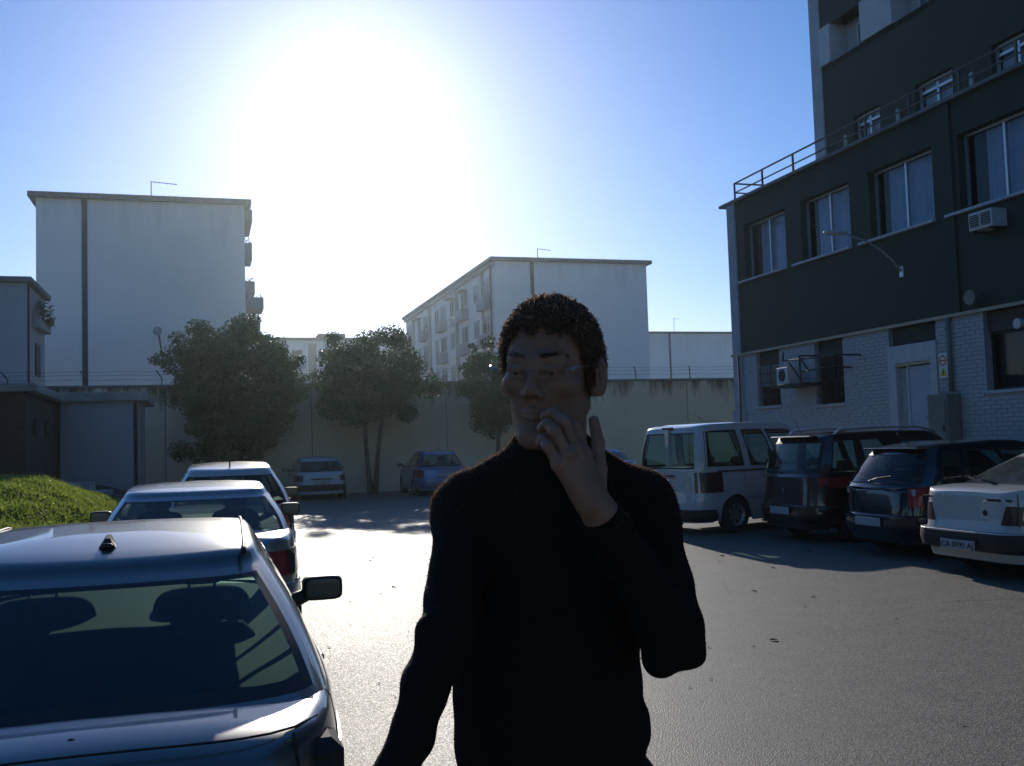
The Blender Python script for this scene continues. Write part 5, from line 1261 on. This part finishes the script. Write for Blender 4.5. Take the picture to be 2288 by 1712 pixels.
# wool fibres standing off the sweater
def fibres(V, F, n, ln, name, m, parent, sel=None, w=.00022):
    c = V[F].mean(1); e1 = V[F[:,2]]-V[F[:,0]]; e2 = V[F[:,3]]-V[F[:,1]]; N_ = np.cross(e1, e2); A = np.linalg.norm(N_, axis=1); N_ /= np.maximum(A, 1e-12)[:, None]
    if sel is not None: A = A*sel(c)
    i = RNG.choice(len(F), n, p=A/A.sum()); w_ = RNG.dirichlet((1,1,1,1), n); p = (V[F[i]]*w_[:, :, None]).sum(1)
    t = N_[i] + RNG.normal(0, .55, (n,3)); t /= np.linalg.norm(t, axis=1)[:, None]; L_ = ln*(.3+RNG.random(n)**2)[:, None]
    s = np.cross(t, RNG.normal(size=(n,3))); s /= np.linalg.norm(s, axis=1)[:, None]
    mid = p + t*L_*.55 + RNG.normal(0, .12, (n,3))*L_
    vv = np.stack([p-s*w, p+s*w, mid+s*w*.7, p+t*L_+RNG.normal(0,.3,(n,3))*L_], 1) - np.array(ORG)
    me = bpy.data.meshes.new(name); me.from_pydata(vv.reshape(-1,3).tolist(), [], [(4*k, 4*k+1, 4*k+2, 4*k+3) for k in range(n)]); o = link(name, me, parent, m); o['kind'] = 'stuff'; return o
fibres(V_, F_, 45000, .0034, 'wool_fibres', M['fuzz'], swt, sel=lambda c: np.where(c[:,2] > 1.05, 1, 0)*np.where(c[:,2] > 1.48, 3.0, .35))
# trousers and shoes
b = SDF((-.2,1.70,.06), (.30,2.05,1.08), .008); V_, F_ = b.mesh(np.maximum(np.maximum(su(cap(b.P, (.053,1.885,.98), (.053,1.885,1.02), .160, .158, (1,1.5,1)), legs(b.P, .016), .03), b.P[:,2]-1.05), .085-b.P[:,2])); sdf_obj('trousers', relax(V_, F_, 2), F_, M['denim'], man, ORG)
for i in (0, 1):
    a = AN[i]; b = SDF((a[0]-.07,a[1]-.24,0), (a[0]+.07,a[1]+.10,.13), .006); d = su(cap(b.P, (a[0],a[1]+.03,.04), (a[0],a[1]-.15,.036), .042, .04), cap(b.P, (a[0],a[1]+.01,.05), (a[0],a[1],.10), .042, .044), .03)
    V_, F_ = b.mesh(np.maximum(d, .002-b.P[:,2])); sdf_obj('shoe', relax(V_, F_, 1), F_, M['shoe'], man, ORG)
fibres(parts_[0][0], parts_[0][1], 16000, .0016, 'skin_down', M['fuzz'], skin, sel=lambda c: np.where((c[:,2] < 1.80) & (c[:,1] < 1.78), 1, .05), w=.00012)
# eyes, brows
hp = lambda q: tuple(from_head(q)-np.array(ORG))
hv = lambda d: tuple(HM@np.array(d))
for sx in (-1, 1):
    q = MB()
    for i in range(8):
        pass
    e = MB(); e.lathe([(-.0126*math.cos(t), .0126*math.sin(t)) for t in np.linspace(0, math.pi, 9)], 'y', (0,0,0), 16); o = e.build('eye', M['eye'], man, smooth=True); o.location = hp((sx*.031,-.0785,-.0005)); o.rotation_euler = (PIT, ROL, YAW)
    e = MB(); e.lathe([(-.0130, 0), (-.0126,.0035), (-.0116,.0055)], 'y', (0,0,0), 14); e.build('iris', M['iris'], o, smooth=True)
    q = MB()
    for i in range(70):
        t = RNG.random(); x = .011+.038*t; z = .0265+.004*math.sin(t*3.14)-.004*t+RNG.normal(0,.0018); y = -.0965+.028*t**1.6
        p0 = Vector(hp((sx*x, y, z))); dd = Vector(hv((sx*.008, -.001+.003*t, .002+RNG.normal(0,.002)))); q.tube([p0, p0+dd], .0005, 3, cap=False)
    q.build('eyebrow', M['hair'], man)
# beard shadow is in the skin; hair: a cap and many short curls
b = SDF((-.06,1.64,1.64), (.20,1.92,1.90), .003); q_ = to_head(b.P)
def hair_mask(q):
    y = q[:,1]; lim = np.interp(y, [-.12,-.085,-.06,-.035,-.02,.0,.02,.05,.09], [.085,.075,.072,.04,.0,-.03,.022,.0,-.07])
    return lim + .007*np.sin(q[:,0]*150+1.3*np.sin(q[:,0]*310)) + .004*np.sin(q[:,0]*420+q[:,1]*300) - q[:,2]
HAIR = su(ell(q_, (0,.012,.034), (.0825,.103,.092)), ell(q_, (0,.03,.0), (.079,.088,.085)), .02)
wav = .003*np.sin(q_[:,0]*190+2*np.sin(q_[:,2]*90))*np.sin(q_[:,1]*170)*np.sin(q_[:,2]*180+1)
D_ = np.maximum(HAIR+wav, hair_mask(q_)*.8); D_ = np.maximum(D_, -(head_sdf(b.P)+.004)); V_, F_ = b.mesh(D_); hr_ = sdf_obj('hair', V_, F_, M['hair_cap'], man, ORG)
c = V_[F_].mean(1); qh = to_head(c.astype(np.float32)); e1 = V_[F_[:,2]]-V_[F_[:,0]]; e2 = V_[F_[:,3]]-V_[F_[:,1]]; N_ = np.cross(e1, e2); N_ /= np.maximum(np.linalg.norm(N_, axis=1), 1e-9)[:, None]
rad = (c-HC); rad /= np.linalg.norm(rad, axis=1)[:, None]; ok = ((N_*rad).sum(1) > .35); idx = np.where(ok)[0]; pick = RNG.choice(idx, 7500)
q = MB()
for i in pick:
    p = Vector(c[i]-np.array(ORG)); n_ = (Vector(N_[i])*.7+Vector(rad[i])*.5+Vector(RNG.normal(0,.25,3))).normalized(); a = n_.orthogonal().normalized(); b_ = n_.cross(a); r = RNG.uniform(.0022,.0042); ph = RNG.random()*6.28; tl = RNG.uniform(.0, .008); ln = RNG.uniform(.005, .014)
    pts = [p + n_*(-.002+ln*t) + a*(r*math.cos(ph+t*7)) + b_*(r*math.sin(ph+t*7)) + Vector((0,0,-tl*t*t)) for t in (0,.25,.5,.75,1)]
    q.tube(pts, [.0011,.0011,.001,.0009,.0006], 3, cap=False)
cu = q.build('curls', M['hair'], hr_); cu['kind'] = 'stuff'
M['flyaway'] = leaf_mat('flyaway_hair', (.34,.22,.14), (.60,.42,.28), .6)
fibres(V_, F_, 15000, .0095, 'flyaway_hair', M['flyaway'], hr_, sel=lambda c: np.where(c[:,2] > 1.74, 1, .3), w=.00024)
# glasses: thin rimless lenses, bridge and side wires
gs = empty('glasses'); gs.parent = man; gs.location = (0,0,0)
def lens(sx):
    P1 = [(sx*(.033+.026*math.copysign(abs(math.cos(t))**.7, math.cos(t))), -.108+.010*abs((math.cos(t)*.5*1+.5) if sx > 0 else .5+.5*math.cos(t))**2*1.0, -.003+.0175*math.copysign(abs(math.sin(t))**.75, math.sin(t))) for t in np.linspace(0, 2*math.pi, 28, endpoint=False)]
    q = MB(); q.add([hp(p) for p in P1], [tuple(range(28))]); q.build('lens', M['lens'], gs)
for sx in (-1, 1):
    lens(sx)
    q = MB(); q.tube([hp(p) for p in ((sx*.058,-.100,.004), (sx*.071,-.092,.008), (sx*.078,-.080,.008), (sx*.081,-.02,.008), (sx*.082,.012,.006), (sx*.080,.030,-.012))], .0007, 6); q.build('side_wire', M['gold'], gs)
    q = MB(); q.tube([hp(p) for p in ((sx*.068,-.095,.003), (sx*.075,-.092,.009), (sx*.079,-.083,.010))], .0024, 8); q.build('hinge', M['gold'], gs)
    q = MB(); q.tube([hp(p) for p in ((sx*.008,-.107,-.001), (sx*.010,-.101,-.008), (sx*.009,-.099,-.012))], .0012, 6); q.build('nose_pad', M['gold'], gs)
q = MB(); q.tube([hp(p) for p in ((-.008,-.107,.002), (-.004,-.112,.005), (.004,-.112,.005), (.008,-.107,.002))], .001, 6); q.build('bridge', M['gold'], gs)

# ------------------------------------------------------------------ thin sunlit haze
hz = bpy.data.materials.new('haze'); hz.use_nodes = True; nt = hz.node_tree; nt.nodes.clear()
pv = nt.nodes.new('ShaderNodeVolumePrincipled'); pv.inputs['Color'].default_value = (.84, .96, .98, 1); pv.inputs['Density'].default_value = .00036; pv.inputs['Anisotropy'].default_value = .86
om = nt.nodes.new('ShaderNodeOutputMaterial'); nt.links.new(pv.outputs[0], om.inputs['Volume'])
q = MB(); q.box(-225, 225, -75, 315, -1.3, 28.5); hb = q.build('haze', hz); tag(hb, kind='stuff')
